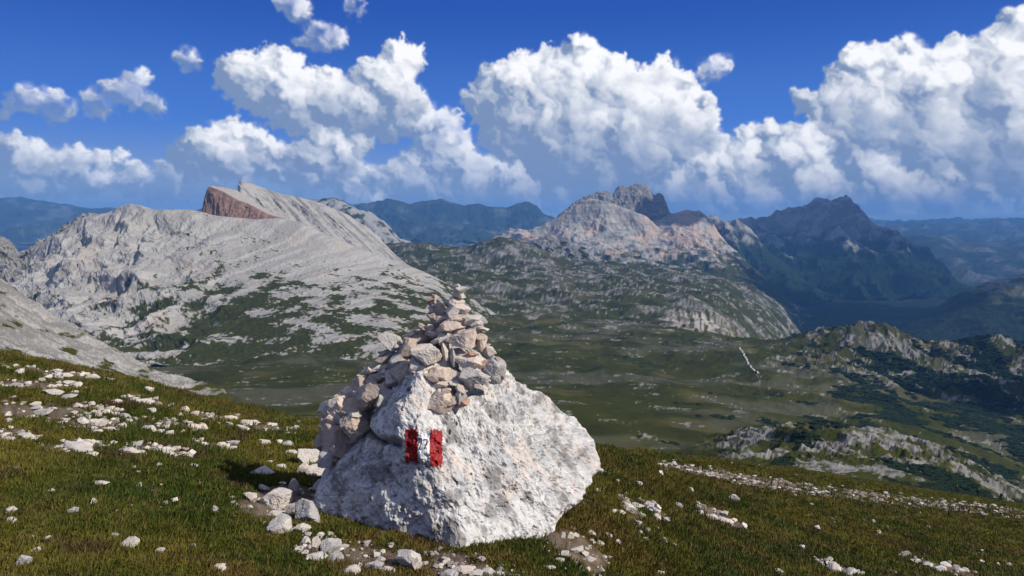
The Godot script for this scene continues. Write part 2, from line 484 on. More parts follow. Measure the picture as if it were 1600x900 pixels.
	loft("mountain", "pale shoulder of the central massif with pinkish scree", 640, 1090, 1.4, [
		[8900, [[640, 410], [1090, 420]]],
		[8200, [[640, 396], [700, 390], [745, 384], [772, 373], [788, 368], [797, 358], [806, 362], [826, 362], [842, 356], [862, 347], [880, 338], [896, 328], [910, 318], [922, 314], [944, 320], [962, 324], [980, 332], [1008, 340], [1024, 352], [1034, 364], [1046, 380], [1060, 396], [1090, 412]]],
		[8000, [[640, 400], [740, 394], [800, 378], [860, 362], [900, 350], [930, 345], [980, 356], [1020, 372], [1060, 402], [1090, 418]]],
		[7500, [[640, 404], [740, 404], [800, 396], [860, 386], [920, 384], [980, 392], [1040, 410], [1090, 424]]],
		[6700, [[640, 414], [740, 416], [800, 414], [860, 418], [940, 424], [1020, 428], [1090, 434]]],
		[6200, [[640, 425], [1090, 445]]]], ridge_shape(78, 760, 1.0, 5.0), massif_tint, m, 1.4)
	loft("mountain", "pinkish spur of the central massif running down to a scree tongue", 1000, 1240, 1.4, [
		[9100, [[1000, 380], [1240, 470]]],
		[8500, [[1000, 352], [1030, 346], [1052, 336], [1064, 333], [1072, 331], [1084, 336], [1092, 334], [1102, 341], [1112, 352], [1122, 366], [1134, 380], [1146, 392], [1160, 406], [1176, 422], [1192, 436], [1210, 452], [1240, 474]]],
		[8150, [[1000, 372], [1050, 360], [1084, 352], [1110, 372], [1140, 400], [1170, 424], [1200, 450], [1240, 480]]],
		[7700, [[1000, 396], [1060, 392], [1100, 394], [1140, 414], [1180, 436], [1210, 462], [1240, 486]]],
		[6900, [[1000, 428], [1060, 428], [1110, 432], [1150, 444], [1190, 460], [1240, 496]]],
		[6200, [[1000, 448], [1100, 452], [1240, 520]]]], ridge_shape(78, 640, 1.0, 5.0), massif_tint, m, 1.4)
	var foot_tint := func(p: Vector3, up: float) -> Color:
		var n := nz.get_noise_3d(p.x / 90.0, p.y / 50.0, p.z / 90.0)
		var c := mixc(ROCKD, ROCK, sm(-0.1, 0.35, n))
		return mixc(c, TURFD, sm(0.12, 0.30, nz.get_noise_3d(p.x / 130.0 + 40.0, p.y / 60.0, p.z / 130.0)))
	loft("hill", "dark cliffed foothill in front of the pale shoulder", 800, 1010, 1.4, [
		[6900, [[800, 420], [1010, 440]]],
		[6500, [[800, 402], [822, 392], [832, 380], [844, 370], [856, 367], [868, 374], [880, 375], [896, 380], [912, 386], [924, 392], [938, 404], [960, 414], [984, 424], [1010, 432]]],
		[6440, [[800, 410], [832, 395], [856, 392], [900, 402], [938, 414], [1010, 436]]],
		[6000, [[800, 420], [860, 424], [920, 430], [1010, 446]]]], ridge_shape(46, 210, 1.0, 3.0), foot_tint, m, 1.3, false)
	# ---- hill at the right edge
	loft("hill", "bare grey hill rising beside the wooded valley", 1400, 1900, 2.0, [
		[6800, [[1400, 540], [1900, 480]]],
		[6000, [[1400, 510], [1450, 492], [1480, 472], [1510, 456], [1545, 444], [1600, 433], [1660, 424], [1900, 400]]],
		[5500, [[1400, 524], [1480, 494], [1545, 470], [1600, 462], [1900, 450]]],
		[4700, [[1400, 548], [1500, 540], [1600, 535], [1900, 540]]]], ridge_shape(45, 520, 1.0, 3.0), func(p: Vector3, up: float) -> Color:
			var n := nz.get_noise_3d(p.x / 190.0, p.y / 120.0, p.z / 190.0)
			return mixc(mixc(ROCK * 0.75, TURF * 1.4, sm(-0.1, 0.2, n)), PINE * 1.3, sm(-560.0, -680.0, p.y + n * 220.0)), m)
	build_left_mountain(m)
	build_basin(m)

func build_left_mountain(m: Material) -> void:
	# ---- rocky pinnacles behind and to the left
	var spire_tint := func(p: Vector3, up: float) -> Color:
		var n := nz.get_noise_3d(p.x / 40.0, p.y / 26.0, p.z / 40.0)
		return mixc(mixc(ROCKD, ROCK, sm(-0.3, 0.2, n)), TURFD, sm(0.2, 0.35, n))
	loft("mountain", "broken rocky crest beside the pale mountain", -160, 190, 1.6, [
		[3700, [[-160, 420], [190, 400]]],
		[3300, [[-160, 392], [-60, 372], [-20, 378], [0, 370], [10, 373], [20, 381], [30, 396], [44, 392], [58, 384], [70, 381], [84, 366], [92, 362], [104, 350], [116, 343], [124, 338], [132, 333], [146, 332], [156, 337], [166, 346], [190, 352]]],
		[3200, [[-160, 410], [0, 392], [30, 412], [100, 372], [150, 350], [190, 368]]],
		[2900, [[-160, 440], [0, 430], [60, 430], [190, 410]]], [2700, [[-160, 480], [190, 450]]]], ridge_shape(52, 150, 1.0, 4.0), spire_tint, m, 1.5, false)
	# ---- tilted slab mountain with its red cliff
	var slab_tint := func(p: Vector3, up: float) -> Color:
		var along := p.y + p.x * 0.90 - p.z * 0.20
		var s := nf.get_noise_2d(along / 34.0, p.x / 700.0)
		var n := nz.get_noise_3d(p.x / 70.0, p.y / 70.0, p.z / 70.0)
		return mixc(mixc(SCREE * 0.9, ROCK, sm(-0.1, 0.35, n)), ROCKD, sm(0.12, 0.42, s + n * 0.2) * 0.8)
	var slab_shape := func(p: Vector3, t: float) -> Vector3:
		var along := p.y + p.x * 0.90 - p.z * 0.20
		var w := clampf(absf(t - 1.0) * 1.6, 0.06, 1.0)
		var e := nr.get_noise_2d(along / 190.0, p.x / 2400.0) * 26.0 + nf.get_noise_2d(along / 40.0, p.x / 500.0) * 8.0
		e += nf.get_noise_3d(p.x / 45.0, p.y / 45.0, p.z / 45.0) * 5.0
		return p + Vector3(0, e * w, e * w)
	loft("mountain", "tilted slab mountain with grooved pale flank", 366, 660, 1.3, [
		[4500, [[366, 380], [660, 440]]],
		[4000, [[366, 345], [369, 318], [372, 296], [374, 283], [384, 284], [396, 288], [412, 294], [440, 303], [470, 309], [500, 317], [522, 326], [545, 336], [562, 348], [578, 358], [592, 370], [606, 386], [620, 400], [634, 412], [660, 426]]],
		[3800, [[366, 348], [372, 306], [378, 300], [400, 318], [440, 326], [500, 346], [550, 366], [600, 400], [634, 416], [660, 430]]],
		[3450, [[366, 352], [400, 344], [440, 345], [500, 372], [560, 396], [634, 420], [660, 434]]],
		[3200, [[366, 364], [440, 366], [560, 420], [660, 450]]]], slab_shape, slab_tint, m, 1.2, false)
	var cliff_tint := func(p: Vector3, up: float) -> Color:
		var n := nz.get_noise_3d(p.x / 30.0, p.y / 22.0, p.z / 30.0)
		if p.z < -3405.0: return mixc(SCREE * 0.88, PINK, sm(0.0, 0.3, n))      # the pale bed that lies on the red one, behind its edge
		return mixc(mixc(Color(0.150, 0.100, 0.085), Color(0.22, 0.145, 0.115), sm(-0.1, 0.35, n)), ROCK * 0.6, sm(0.42, 0.6, nf.get_noise_3d(p.x / 14.0, p.y / 60.0, 4.0)))
	loft("cliff", "dark reddish cliff on the crest of the pale mountain", 309, 446, 1.2, [
		[3800, [[309, 350], [330, 310], [372, 312], [446, 345]]],
		[3560, [[309, 348], [316, 326], [320, 308], [326, 292], [332, 290], [344, 292], [356, 294], [370, 297], [386, 308], [402, 318], [418, 328], [446, 340]]],
		[3380, [[309, 349], [314, 338], [318, 318], [323, 296], [329, 292], [344, 298], [358, 306], [372, 315], [388, 320], [404, 328], [420, 336], [446, 342]]],
		[3340, [[309, 352], [320, 346], [372, 347], [420, 348], [446, 347]]],
		[3200, [[309, 362], [446, 362]]]], func(p: Vector3, t: float) -> Vector3:
			var w := 1.0 if t > 2.15 else 0.25
			return p + Vector3(nf.get_noise_3d(p.x / 60.0, p.y / 60.0, 1.0) * 5.0 * w, nf.get_noise_3d(p.x / 40.0, p.y / 40.0, 5.0) * 2.0, nr.get_noise_3d(p.x / 70.0, p.y / 300.0, 7.0) * 18.0 * w), cliff_tint, m, 0.9, false)
	# ---- the pale mountain itself
	var pale_tint := func(p: Vector3, up: float) -> Color:
		var n := nz.get_noise_3d(p.x / 120.0, p.y / 80.0, p.z / 120.0)
		var f := nf.get_noise_3d(p.x / 22.0, p.y / 22.0, p.z / 22.0)
		# scree runs down the slope in faint tongues
		var s := nf.get_noise_2d((p.x + p.z * 0.55) / 60.0, p.z / 900.0)
		var c := mixc(ROCK * 0.96, SCREE * 0.96, sm(-0.45, 0.40, s + n * 0.5 + f * 0.25))
		c = mixc(c, PINK * 1.2, sm(0.20, 0.45, nz.get_noise_3d(p.x / 260.0 + 5.0, p.y / 140.0, p.z / 260.0) + s * 0.15) * 0.25)
		c = mixc(c, ROCKD, sm(0.22, 0.5, f * 0.8 + n * 0.4) * 0.6)
		# turf and dwarf pine hold the lower ledges
		var px := depth_px(p)
		var veg := n * 0.9 + f * 0.45 + sm(-150.0, -340.0, p.y) * 0.60 - sm(300.0, 80.0, px) * 0.22
		veg += sm(260.0, 340.0, px) * sm(480.0, 400.0, px) * sm(-70.0, -130.0, p.y) * 0.22
		return mixc(c, mixc(TURFD, TURF, f + 0.5), sm(0.50, 0.61, veg))
	var pale_shape := func(p: Vector3, t: float) -> Vector3:
		var w := clampf(0.10 + absf(t - 1.0) * 0.8, 0.0, 1.0)
		var left := sm(430.0, 190.0, depth_px(p)) * 0.95 + 0.05       # buttresses on the left, smooth scree on the right
		var big := nb.get_noise_3d(p.x / 330.0 + 2.3, p.y / 420.0, p.z / 330.0) * 40.0 * left
		var mid := nz.get_noise_3d(p.x / 130.0, p.y / 130.0, p.z / 130.0) * 20.0 * (left + 0.25)
		var crack := -maxf(0.0, nb.get_noise_3d(p.x / 150.0 + 8.0, p.y / 260.0, p.z / 260.0) - 0.55) * 30.0 * left
		mid += nr.get_noise_3d(p.x / 95.0, p.y / 110.0, p.z / 95.0) * 8.0 * left
		var fine := nf.get_noise_3d(p.x / 17.0, p.y / 17.0, p.z / 17.0) * 2.6
		var e := (big + mid + crack) * w + fine * (0.3 + 0.7 * w)
		return p + Vector3(0, e * 0.8, e * 0.9)
	loft("mountain", "pale limestone mountain with scree and rocky buttresses", -60, 820, 1.45, [
		[3500, [[-60, 480], [660, 480], [820, 540]]],
		[3150, [[-60, 470], [15, 434], [40, 408], [60, 392], [90, 370], [120, 355], [150, 344], [170, 336], [188, 329], [204, 327], [222, 331], [240, 336], [270, 338], [300, 337], [345, 346], [400, 350], [436, 346], [470, 352], [510, 372], [560, 392], [610, 408], [660, 426], [720, 456], [820, 520]]],
		[2950, [[-60, 478], [15, 444], [60, 412], [120, 384], [200, 356], [300, 362], [400, 372], [500, 392], [600, 420], [680, 444], [740, 480], [820, 530]]],
		[2700, [[-60, 490], [15, 460], [80, 436], [150, 420], [220, 410], [300, 412], [400, 418], [500, 430], [600, 446], [680, 464], [740, 500], [820, 545]]],
		[2420, [[-60, 505], [60, 486], [150, 474], [220, 470], [300, 468], [400, 464], [500, 466], [600, 474], [680, 492], [740, 520], [820, 560]]],
		[2180, [[-60, 530], [60, 524], [150, 520], [220, 518], [300, 514], [400, 504], [500, 500], [600, 506], [680, 522], [740, 545], [820, 580]]],
		[1950, [[-60, 556], [150, 554], [300, 546], [400, 540], [500, 536], [600, 540], [680, 552], [740, 572], [820, 600]]],
		[1750, [[-60, 590], [300, 580], [600, 590], [820, 630]]]], pale_shape, pale_tint, m, 1.5)
	# ---- near scree flank on the left
	var flank_tint := func(p: Vector3, up: float) -> Color:
		var s := nf.get_noise_2d((p.x * 0.75 - p.z * -0.35 + p.y * 0.9) / 9.0, p.x / 170.0)
		var n := nz.get_noise_3d(p.x / 30.0, p.y / 30.0, p.z / 30.0)
		var c := mixc(SCREE * 0.50, SCREE * 0.98, sm(-0.3, 0.55, s * 0.8 + n * 0.45 + nf.get_noise_3d(p.x / 2.6, p.y / 2.6, p.z / 2.6) * 0.5))
		var veg := nz.get_noise_2d(p.x / 46.0 + 7.0, p.y / 16.0) + sm(-95.0, -160.0, p.x * -0.3 + p.y) * 0.0
		return mixc(c, TURF, sm(0.26, 0.44, veg + s * 0.5 + n * 0.3 + sm(130.0, 330.0, depth_px(p)) * 0.26 + sm(290.0, 370.0, depth_px(p)) * 0.5))
	loft("scree_slope", "grey scree slope falling into the green basin", -240, 430, 1.5, [
		[700, [[-240, 420], [0, 540], [420, 700]]],
		[520, [[-240, 330], [-100, 388], [0, 441], [40, 468], [80, 492], [120, 515], [160, 538], [200, 560], [240, 580], [290, 596], [350, 610], [385, 650], [430, 760]]],
		[460, [[-240, 350], [0, 468], [80, 520], [160, 560], [240, 598], [350, 640], [385, 690], [430, 800]]],
		[330, [[-240, 420], [0, 545], [160, 615], [300, 680], [430, 860]]],
		[240, [[-240, 520], [0, 640], [420, 780]]]], func(p: Vector3, t: float) -> Vector3:
			var s := nf.get_noise_2d((p.x * 0.75 + p.y * 0.9) / 22.0, p.x / 300.0) * 2.2
			var e := s + nz.get_noise_3d(p.x / 14.0, p.y / 14.0, p.z / 14.0) * 2.4 + nf.get_noise_3d(p.x / 3.6, p.y / 3.6, p.z / 3.6) * 0.55
			return p + Vector3(0, e, 0), flank_tint, m, 1.6)

var basin: MeshInstance3D
var loft_v: PackedVector3Array
var loft_c: PackedColorArray
var loft_n := 0

func build_basin(m: Material) -> void:
	var basin_tint := func(p: Vector3, up: float) -> Color:
		var n := nz.get_noise_2d(p.x / 210.0, p.z / 210.0)
		var g := nz.get_noise_2d((p.x + p.z * 0.4) / 120.0 + 4.0, p.z / 80.0)
		var f := nf.get_noise_2d(p.x / 24.0, p.z / 24.0)
		var px := depth_px(p)
		var d := -p.z
		# limestone pavement breaks through the turf: much of it far off and on the rocky knolls, little on the floor
		var bare := g * 0.85 + f * 0.40 + n * 0.35
		bare += sm(2300.0, 3600.0, d) * 0.25 - 0.28
		bare += sm(560.0, 660.0, d) * sm(1000.0, 790.0, d) * sm(1080.0, 1180.0, px) * 0.46
		bare += sm(1700.0, 1900.0, d) * sm(3000.0, 2500.0, d) * sm(1230.0, 1300.0, px) * 0.34
		var wide := nz.get_noise_2d((p.x + p.z * 0.5) / 620.0 + 20.0, p.z / 420.0)
		bare += wide * 0.45 * sm(2300.0, 3200.0, d)
		var turf := mixc(TURFD, TURF, 0.5 + n * 0.9 + f * 0.4)
		turf = mixc(turf, Color(0.085, 0.075, 0.028), sm(0.15, 0.5, nz.get_noise_2d(p.x / 330.0 + 50.0, p.z / 330.0)) * 0.6)
		turf = mixc(turf, Color(0.066, 0.068, 0.042), sm(0.0, 0.30, wide + n * 0.4) * 0.8)            # thin sward full of stones
		var f2 := nf.get_noise_2d(p.x / 7.0 + 30.0, p.z / 9.0)
		bare += f2 * 0.34
		var stone := mixc(ROCK * 0.44, SCREE * 0.64, f * 0.7 + f2 * 0.7 + 0.42 + n * 0.4)
		var c := mixc(turf, stone, sm(0.10, 0.34, bare))
		# the fan of pale scree at the brink of the deep valley
		var pw := px + n * 60.0 + g * 40.0
		var fan := sm(2650.0, 2950.0, d + g * 200.0) * sm(3700.0, 3350.0, d + g * 200.0) * sm(1020.0, 1085.0, pw) * sm(1180.0, 1110.0, pw)
		var rib := nf.get_noise_2d((p.x + p.z * 0.25) / 24.0, p.z / 600.0)
		c = mixc(c, mixc(SCREE * 0.92, PINK, 0.15 + rib * 0.5), fan * sm(-0.12, 0.10, rib + n * 0.3))
		# dwarf pine in dark patches on the right
		var pine := nz.get_noise_2d(p.x / 170.0 + 90.0, p.z / 150.0) + f * 0.30 + sm(1120.0, 1400.0, px) * 0.46 - 0.55
		pine += sm(1100.0, 1500.0, d) * sm(2250.0, 2000.0, d) * sm(1250.0, 1400.0, px) * 0.22
		return mixc(c, PINE, sm(0.04, 0.09, pine) * sm(3800.0, 2800.0, d))
	var basin_shape := func(p: Vector3, t: float) -> Vector3:
		var d := -p.z
		var k := clampf(d / 2500.0, 0.25, 1.6)
		var px := depth_px(p)
		var rough := 0.35 + 0.10 * sm(2200.0, 3600.0, d) + sm(1050.0, 1250.0, px) * sm(2900.0, 2500.0, d) * 0.55
		var e := nz.get_noise_2d(p.x / 380.0, p.z / 380.0) * 30.0 * k
		e += nr.get_noise_2d(p.x / 190.0 + p.z / 420.0, p.z / 130.0) * 15.0 * k * rough
		e += nf.get_noise_2d(p.x / 34.0, p.z / 30.0) * 3.0 * k * rough
		# broken ledges on the knoll and on the ridge beyond it
		e += nr.get_noise_2d(p.x / 46.0, p.z / 60.0) * 8.0 * sm(560.0, 660.0, d) * sm(1000.0, 800.0, d) * sm(1060.0, 1160.0, px)
		e += nr.get_noise_2d(p.x / 95.0 + 7.0, p.z / 120.0) * 20.0 * sm(1750.0, 2000.0, d) * sm(2700.0, 2450.0, d) * sm(1220.0, 1300.0, px)
		return p + Vector3(0, e, 0)
	basin = loft("valley", "green karst basin dotted with pale limestone pavement", -100, 1760, 2.2, [
		[8200, [[-160, 440], [640, 430], [1200, 470], [1900, 600]]],
		[6100, [[-160, 440], [560, 402], [600, 388], [640, 380], [680, 384], [730, 390], [765, 378], [800, 374], [850, 396], [900, 410], [1000, 420], [1100, 432], [1180, 448], [1240, 500], [1320, 570], [1900, 620]]],
		[5000, [[-160, 460], [560, 420], [640, 408], [700, 412], [800, 415], [900, 426], [1000, 434], [1080, 442], [1140, 458], [1190, 486], [1240, 540], [1300, 600], [1900, 640]]],
		[3900, [[-160, 490], [500, 460], [640, 444], [760, 450], [900, 456], [1000, 462], [1080, 468], [1120, 480], [1150, 500], [1190, 550], [1250, 610], [1900, 650]]],
		[3150, [[-160, 510], [500, 490], [700, 486], [900, 494], [1050, 500], [1100, 508], [1140, 524], [1180, 552], [1230, 590], [1400, 630], [1900, 660]]],
		[2620, [[-160, 530], [500, 515], [700, 512], [900, 518], [1100, 524], [1200, 532], [1250, 540], [1330, 545], [1400, 560], [1900, 580]]],
		[2350, [[-160, 545], [500, 525], [700, 528], [900, 534], [1100, 538], [1200, 540], [1245, 532], [1290, 526], [1330, 516], [1362, 514], [1395, 520], [1425, 534], [1450, 545], [1480, 542], [1520, 541], [1556, 537], [1580, 541], [1620, 552], [1900, 540]]],
		[2180, [[-160, 555], [500, 540], [900, 550], [1100, 552], [1200, 554], [1280, 552], [1360, 562], [1420, 580], [1500, 585], [1600, 590], [1900, 590]]],
		[1800, [[-160, 575], [500, 562], [900, 574], [1100, 580], [1200, 584], [1280, 592], [1360, 606], [1420, 622], [1500, 632], [1600, 645], [1900, 650]]],
		[1350, [[-160, 600], [300, 596], [600, 598], [900, 614], [1100, 624], [1250, 638], [1350, 652], [1450, 668], [1600, 700], [1900, 735]]],
		[1000, [[-160, 625], [300, 625], [600, 635], [900, 655], [1100, 668], [1200, 680], [1300, 694], [1400, 712], [1500, 735], [1600, 780], [1900, 840]]],
		[800, [[-160, 645], [300, 650], [600, 660], [900, 680], [1060, 695], [1150, 682], [1220, 668], [1290, 662], [1360, 668], [1420, 684], [1480, 706], [1540, 736], [1600, 772], [1900, 860]]],
		[640, [[-160, 670], [300, 680], [600, 690], [900, 712], [1060, 724], [1150, 716], [1250, 712], [1400, 730], [1500, 750], [1600, 800], [1900, 900]]],
		[430, [[-160, 720], [300, 735], [600, 750], [900, 780], [1200, 800], [1500, 840], [1900, 960]]],
		[300, [[-160, 800], [900, 860], [1900, 1060]]]], basin_shape, basin_tint, m, 2.1)
	dwarf_pines()
	basin_path([[1157, 545], [1163, 553], [1166, 562], [1172, 572], [1180, 580], [1190, 588]], 5.5)
	basin_path([[1086, 536], [1100, 537], [1115, 539], [1130, 541]], 5.0)

func basin_at(px: float, py: float) -> Vector3:
	# the nearest point of the basin seen at that place of the photograph
	var c := clampi(int((px + 100.0) / 2.2), 0, loft_n - 1)
	var want := (py - HZ) / F
	var k := loft_v.size() / loft_n - 1
	while k > 0:
		var p := loft_v[k * loft_n + c]
		if -p.z > 900.0 and (EYE - p.y) / -p.z <= want: return p
		k -= 1
	return loft_v[c]

func basin_path(pts: Array, wide: float) -> void:
	var v := PackedVector3Array(); var c := PackedColorArray(); var ix := PackedInt32Array()
	var n := 0
	for i in range(pts.size() - 1):
		for s in 6:
			var q := Vector2(pts[i][0], pts[i][1]).lerp(Vector2(pts[i + 1][0], pts[i + 1][1]), s / 6.0)
			var p := basin_at(q.x + nf.get_noise_2d(n * 0.3, 5.0) * 2.0, q.y) + Vector3(0, 2.0, 0)
			var w := wide * (0.8 + 0.4 * nf.get_noise_2d(n * 0.5, 1.0))
			v.append(p - Vector3(w * 0.5, 0, w * 0.3)); v.append(p + Vector3(w * 0.5, 0, w * 0.3))
			c.append(SCREE * 1.15); c.append(SCREE * 1.15)
			if n: ix.append_array([n * 2 - 2, n * 2 - 1, n * 2, n * 2, n * 2 - 1, n * 2 + 1])
			n += 1
	structure(inst(mesh_of(v, c, ix, true), vmat(1.0, 0.1)), "path", "pale track winding over the green basin")

func dwarf_pines() -> void:
	var r := RandomNumberGenerator.new(); r.seed = 77
	var spots: Array[Transform3D] = []
	for k in loft_v.size():
		var p := loft_v[k]
		if -p.z > 2500.0 or -p.z < 500.0 or loft_c[k].g > 0.024: continue
		var px := depth_px(p)
		if px < 1000.0 or px > 1750.0 or r.randf() > 0.8: continue
		var s := r.randf_range(1.6, 4.2) * clampf(-p.z / 1200.0, 0.6, 1.4)
		spots.append(Transform3D(Basis(Vector3.UP, r.randf() * TAU).scaled(Vector3(s * 1.5, s * 0.5, s * 1.2)), p + Vector3(r.randf_range(-3, 3), s * 0.08, r.randf_range(-5, 5))))
	var mm := MultiMesh.new()
	mm.transform_format = MultiMesh.TRANSFORM_3D
	mm.mesh = cube_sphere(5, func(d: Vector3) -> Vector3:
		return d * (0.9 + nf.get_noise_3d(d.x * 2.2, d.y * 2.2, d.z * 2.2) * 0.7), func(p: Vector3, _d: Vector3) -> Color:
		return mixc(PINE, PINE * 2.6, nf.get_noise_3d(p.x * 4.0, p.y * 4.0, p.z * 4.0) + 0.4))
	mm.instance_count = spots.size()
	for i in spots.size(): mm.set_instance_transform(i, spots[i])
	var o := MultiMeshInstance3D.new()
	o.multimesh = mm
	o.material_override = vmat(1.0, 0.1)
	o.name = "dwarf_pine"; o.set_meta("kind", "stuff"); o.set_meta("label", "dark thickets of dwarf pine on the rocky knolls")
	add_child(o)

func build_clouds() -> void:
	# fair-weather clouds overhead, out of the picture: the dark patches on the right ridge, on the massif's crown and over the wooded valley are their shade
	var white := StandardMaterial3D.new()
	white.albedo_color = Color(0.95, 0.95, 0.96); white.roughness = 1.0; white.metallic_specular = 0.0
	var n := 0
	for c in [[Vector3(1700, -430, -1850), 2700.0, Vector3(520, 130, 200)], [Vector3(2300, 150, -8800), 3700.0, Vector3(620, 220, 700)], [Vector3(3600, -900, -7200), 3600.0, Vector3(1500, 260, 1500)], [Vector3(5200, -100, -12200), 5600.0, Vector3(2300, 420, 1500)]]:
		var off := n * 9.0
		var mesh := cube_sphere(34, func(d: Vector3) -> Vector3:
			return d * (0.85 + nz.get_noise_3d(d.x * 1.6 + off, d.y * 1.6, d.z * 1.6) * 0.75), func(_p: Vector3, _d: Vector3) -> Color: return Color.WHITE)
		var o := inst(mesh, white)
		o.position = c[0] + SUN / SUN.y * (c[1] - c[0].y)
		o.scale = c[2]
		structure(o, "cloud", "white fair-weather cloud overhead that shades part of the mountains")
		n += 1

# ------------------------------------------------------------------ the near shoulder of the mountain
const TN := 420
var tab_s := PackedFloat32Array()
var tab_k := PackedFloat32Array()
var tab_d := PackedFloat32Array()
const H0 := 1.6

func table(pts: Array) -> PackedFloat32Array:
	var a := PackedFloat32Array(); a.resize(TN)
	for i in TN:
		var px := -1300.0 + i * 10.0
		var y: float = pts[0][1]
		for k in range(1, pts.size()):
			if px >= pts[k - 1][0]: y = lerpf(pts[k - 1][1], pts[k][1], clampf((px - pts[k - 1][0]) / (pts[k][0] - pts[k - 1][0]), 0, 1))
		a[i] = y
	var b := a.duplicate()
	for i in TN:
		var s := 0.0
		for k in range(-4, 5): s += a[clampi(i + k, 0, TN - 1)]
		b[i] = s / 9.0
	return b

func meadow_tables() -> void:
	# where the shoulder ends against the valley, and how far away that is
	var e := table([[-1300, 430], [-300, 518], [0, 560], [100, 579], [250, 612], [380, 648], [480, 664], [700, 690], [930, 710], [1040, 718], [1150, 726], [1250, 737], [1350, 751], [1450, 767], [1520, 777], [1600, 789], [1900, 828], [2900, 905]])
	tab_d = table([[-1300, 16], [0, 15], [400, 15], [800, 14], [930, 16], [1040, 30], [1200, 70], [1400, 135], [1600, 200], [2900, 220]])
	tab_s.resize(TN); tab_k.resize(TN)
	for i in TN:
		tab_s[i] = (e[i] - HZ) / F - 2.0 * H0 / tab_d[i]
		tab_k[i] = H0 / (tab_d[i] * tab_d[i])

func tab(a: PackedFloat32Array, u: float) -> float:
	var f := clampf((800.0 + F * u + 1300.0) / 10.0, 0.0, TN - 1.01)
	var i := int(f)
	return lerpf(a[i], a[i + 1], f - i)

func ground_y(x: float, z: float) -> float:
	var d := maxf(-z, 0.0)
	var de := sqrt(d * d + 0.09)
	var u := clampf(x / de, -1.8, 1.8)
	var dd := de - 0.3
	var s := tab(tab_s, u); var k := tab(tab_k, u); var far := tab(tab_d, u) * 2.0
	var drop := s * dd + k * dd * dd
	if dd > far: drop = s * dd + k * far * far + 2.0 * k * far * (dd - far)
	var w := clampf(d / 9.0, 0.25, 4.0)
	var e := nf.get_noise_2d(x / 1.1, z / 1.1) * 0.05 * minf(w, 1.4) + nz.get_noise_2d(x / 6.0, z / 6.0) * 0.13 * w + nf.get_noise_2d(x / 0.28, z / 0.28) * 0.022
	return -drop + e

func ground_hit(px: float, py: float) -> Vector3:
	var u := (px - 800.0) / F
	var want := (py - HZ) / F
	var lo := 0.7
	var d := 0.7
	while d < 320.0:
		if (EYE - ground_y(u * d, -d)) / d <= want: break
		lo = d
		d *= 1.02
	if d >= 320.0:                       # over the edge: stand on the edge itself
		d = tab(tab_d, u); lo = d
	for i in 12:
		var mid := (lo + d) * 0.5
		if (EYE - ground_y(u * mid, -mid)) / mid <= want: d = mid
		else: lo = mid
	return Vector3(u * d, ground_y(u * d, -d), -d)

# bare, stony patches in the turf: photograph position and size of each
const BARE := [[895, 852, 62, 26], [1118, 808, 46, 12], [1455, 880, 46, 13], [1020, 796, 22, 14], [985, 790, 20, 10], [145, 660, 40, 16], [262, 662, 44, 12], [120, 694, 34, 12], [60, 640, 70, 20], [40, 600, 60, 18], [215, 700, 30, 10], [20, 680, 40, 12], [270, 706, 32, 8], [585, 872, 70, 22], [740, 890, 90, 16], [500, 855, 46, 22], [440, 780, 60, 50], [160, 640, 30, 10], [320, 650, 40, 10], [100, 585, 60, 8], [700, 870, 60, 14], [1310, 888, 30, 8], [230, 628, 24, 8], [330, 700, 30, 8], [420, 668, 40, 5]]
var bare_at: Array[Vector3] = []
var bare_r: Array[Vector2] = []
var bare_box: Array[PackedFloat32Array] = []

func bare(x: float, z: float) -> float:
	var b := 0.0
	for q in bare_box:
		if x < q[0] or x > q[1] or z < q[2] or z > q[3]: continue
		var dx: float = (x - q[4]) * q[6]
		var dz: float = (z - q[5]) * q[7]
		b = maxf(b, 1.0 - dx * dx - dz * dz)
	return b

func stony(x: float, z: float) -> float:
	# one to take the turf away, from the patches above and a scattered noise
	var n := nf.get_noise_2d(x / 0.45 + 31.0, z / 0.6)
	return (bare(x, z) if z > -45.0 else 0.0) * 1.5 + n * 0.9 + nz.get_noise_2d(x / 2.4 + 8.0, z / 2.4) * 0.7

func turf_color(x: float, z: float, f: float) -> Color:
	var n := nz.get_noise_2d(x / 2.2 + 17.0, z / 2.2)
	var m := nf.get_noise_2d(x / 0.6 + 5.0, z / 0.6)
	var g := nz.get_noise_2d(x / 5.0 + 70.0, z / 5.0)
	var c := mixc(Color(0.038, 0.052, 0.006), Color(0.100, 0.090, 0.015), sm(-0.35, 0.40, n + m * 0.45 + f * 0.35))
	c = mixc(c, Color(0.110, 0.066, 0.022), sm(0.15, 0.50, g + m * 0.5 + f * 0.3) * 0.6)
	c = mixc(c, Color(0.055, 0.036, 0.018), sm(0.28, 0.46, nf.get_noise_2d(x / 0.8 + 120.0, z / 1.1) + m * 0.2) * 0.8)
	return mixc(c, Color(0.030, 0.052, 0.008), sm(0.15, 0.5, nz.get_noise_2d(x / 3.1 + 200.0, z / 3.1)) * 0.7)

func build_near() -> void:
	for b in BARE:
		var p := ground_hit(b[0], b[1])
		bare_at.append(p)
		var far := ground_hit(b[0], maxf(b[1] - b[3], 560.0))
		bare_r.append(Vector2(b[2] / F * -p.z, clampf(absf(far.z - p.z), b[2] / F * -p.z * 0.6, b[2] / F * -p.z * 2.5)))
	for i in bare_at.size():
		var c := bare_at[i]; var r := bare_r[i]
		bare_box.append(PackedFloat32Array([c.x - r.x, c.x + r.x, c.z - r.y, c.z + r.y, c.x, c.z, 1.0 / r.x, 1.0 / r.y]))
	build_ground()
	build_path()
	stone_meshes()
	build_boulder()
	build_cairn()
	build_stones()
	build_grass()
	build_hikers()

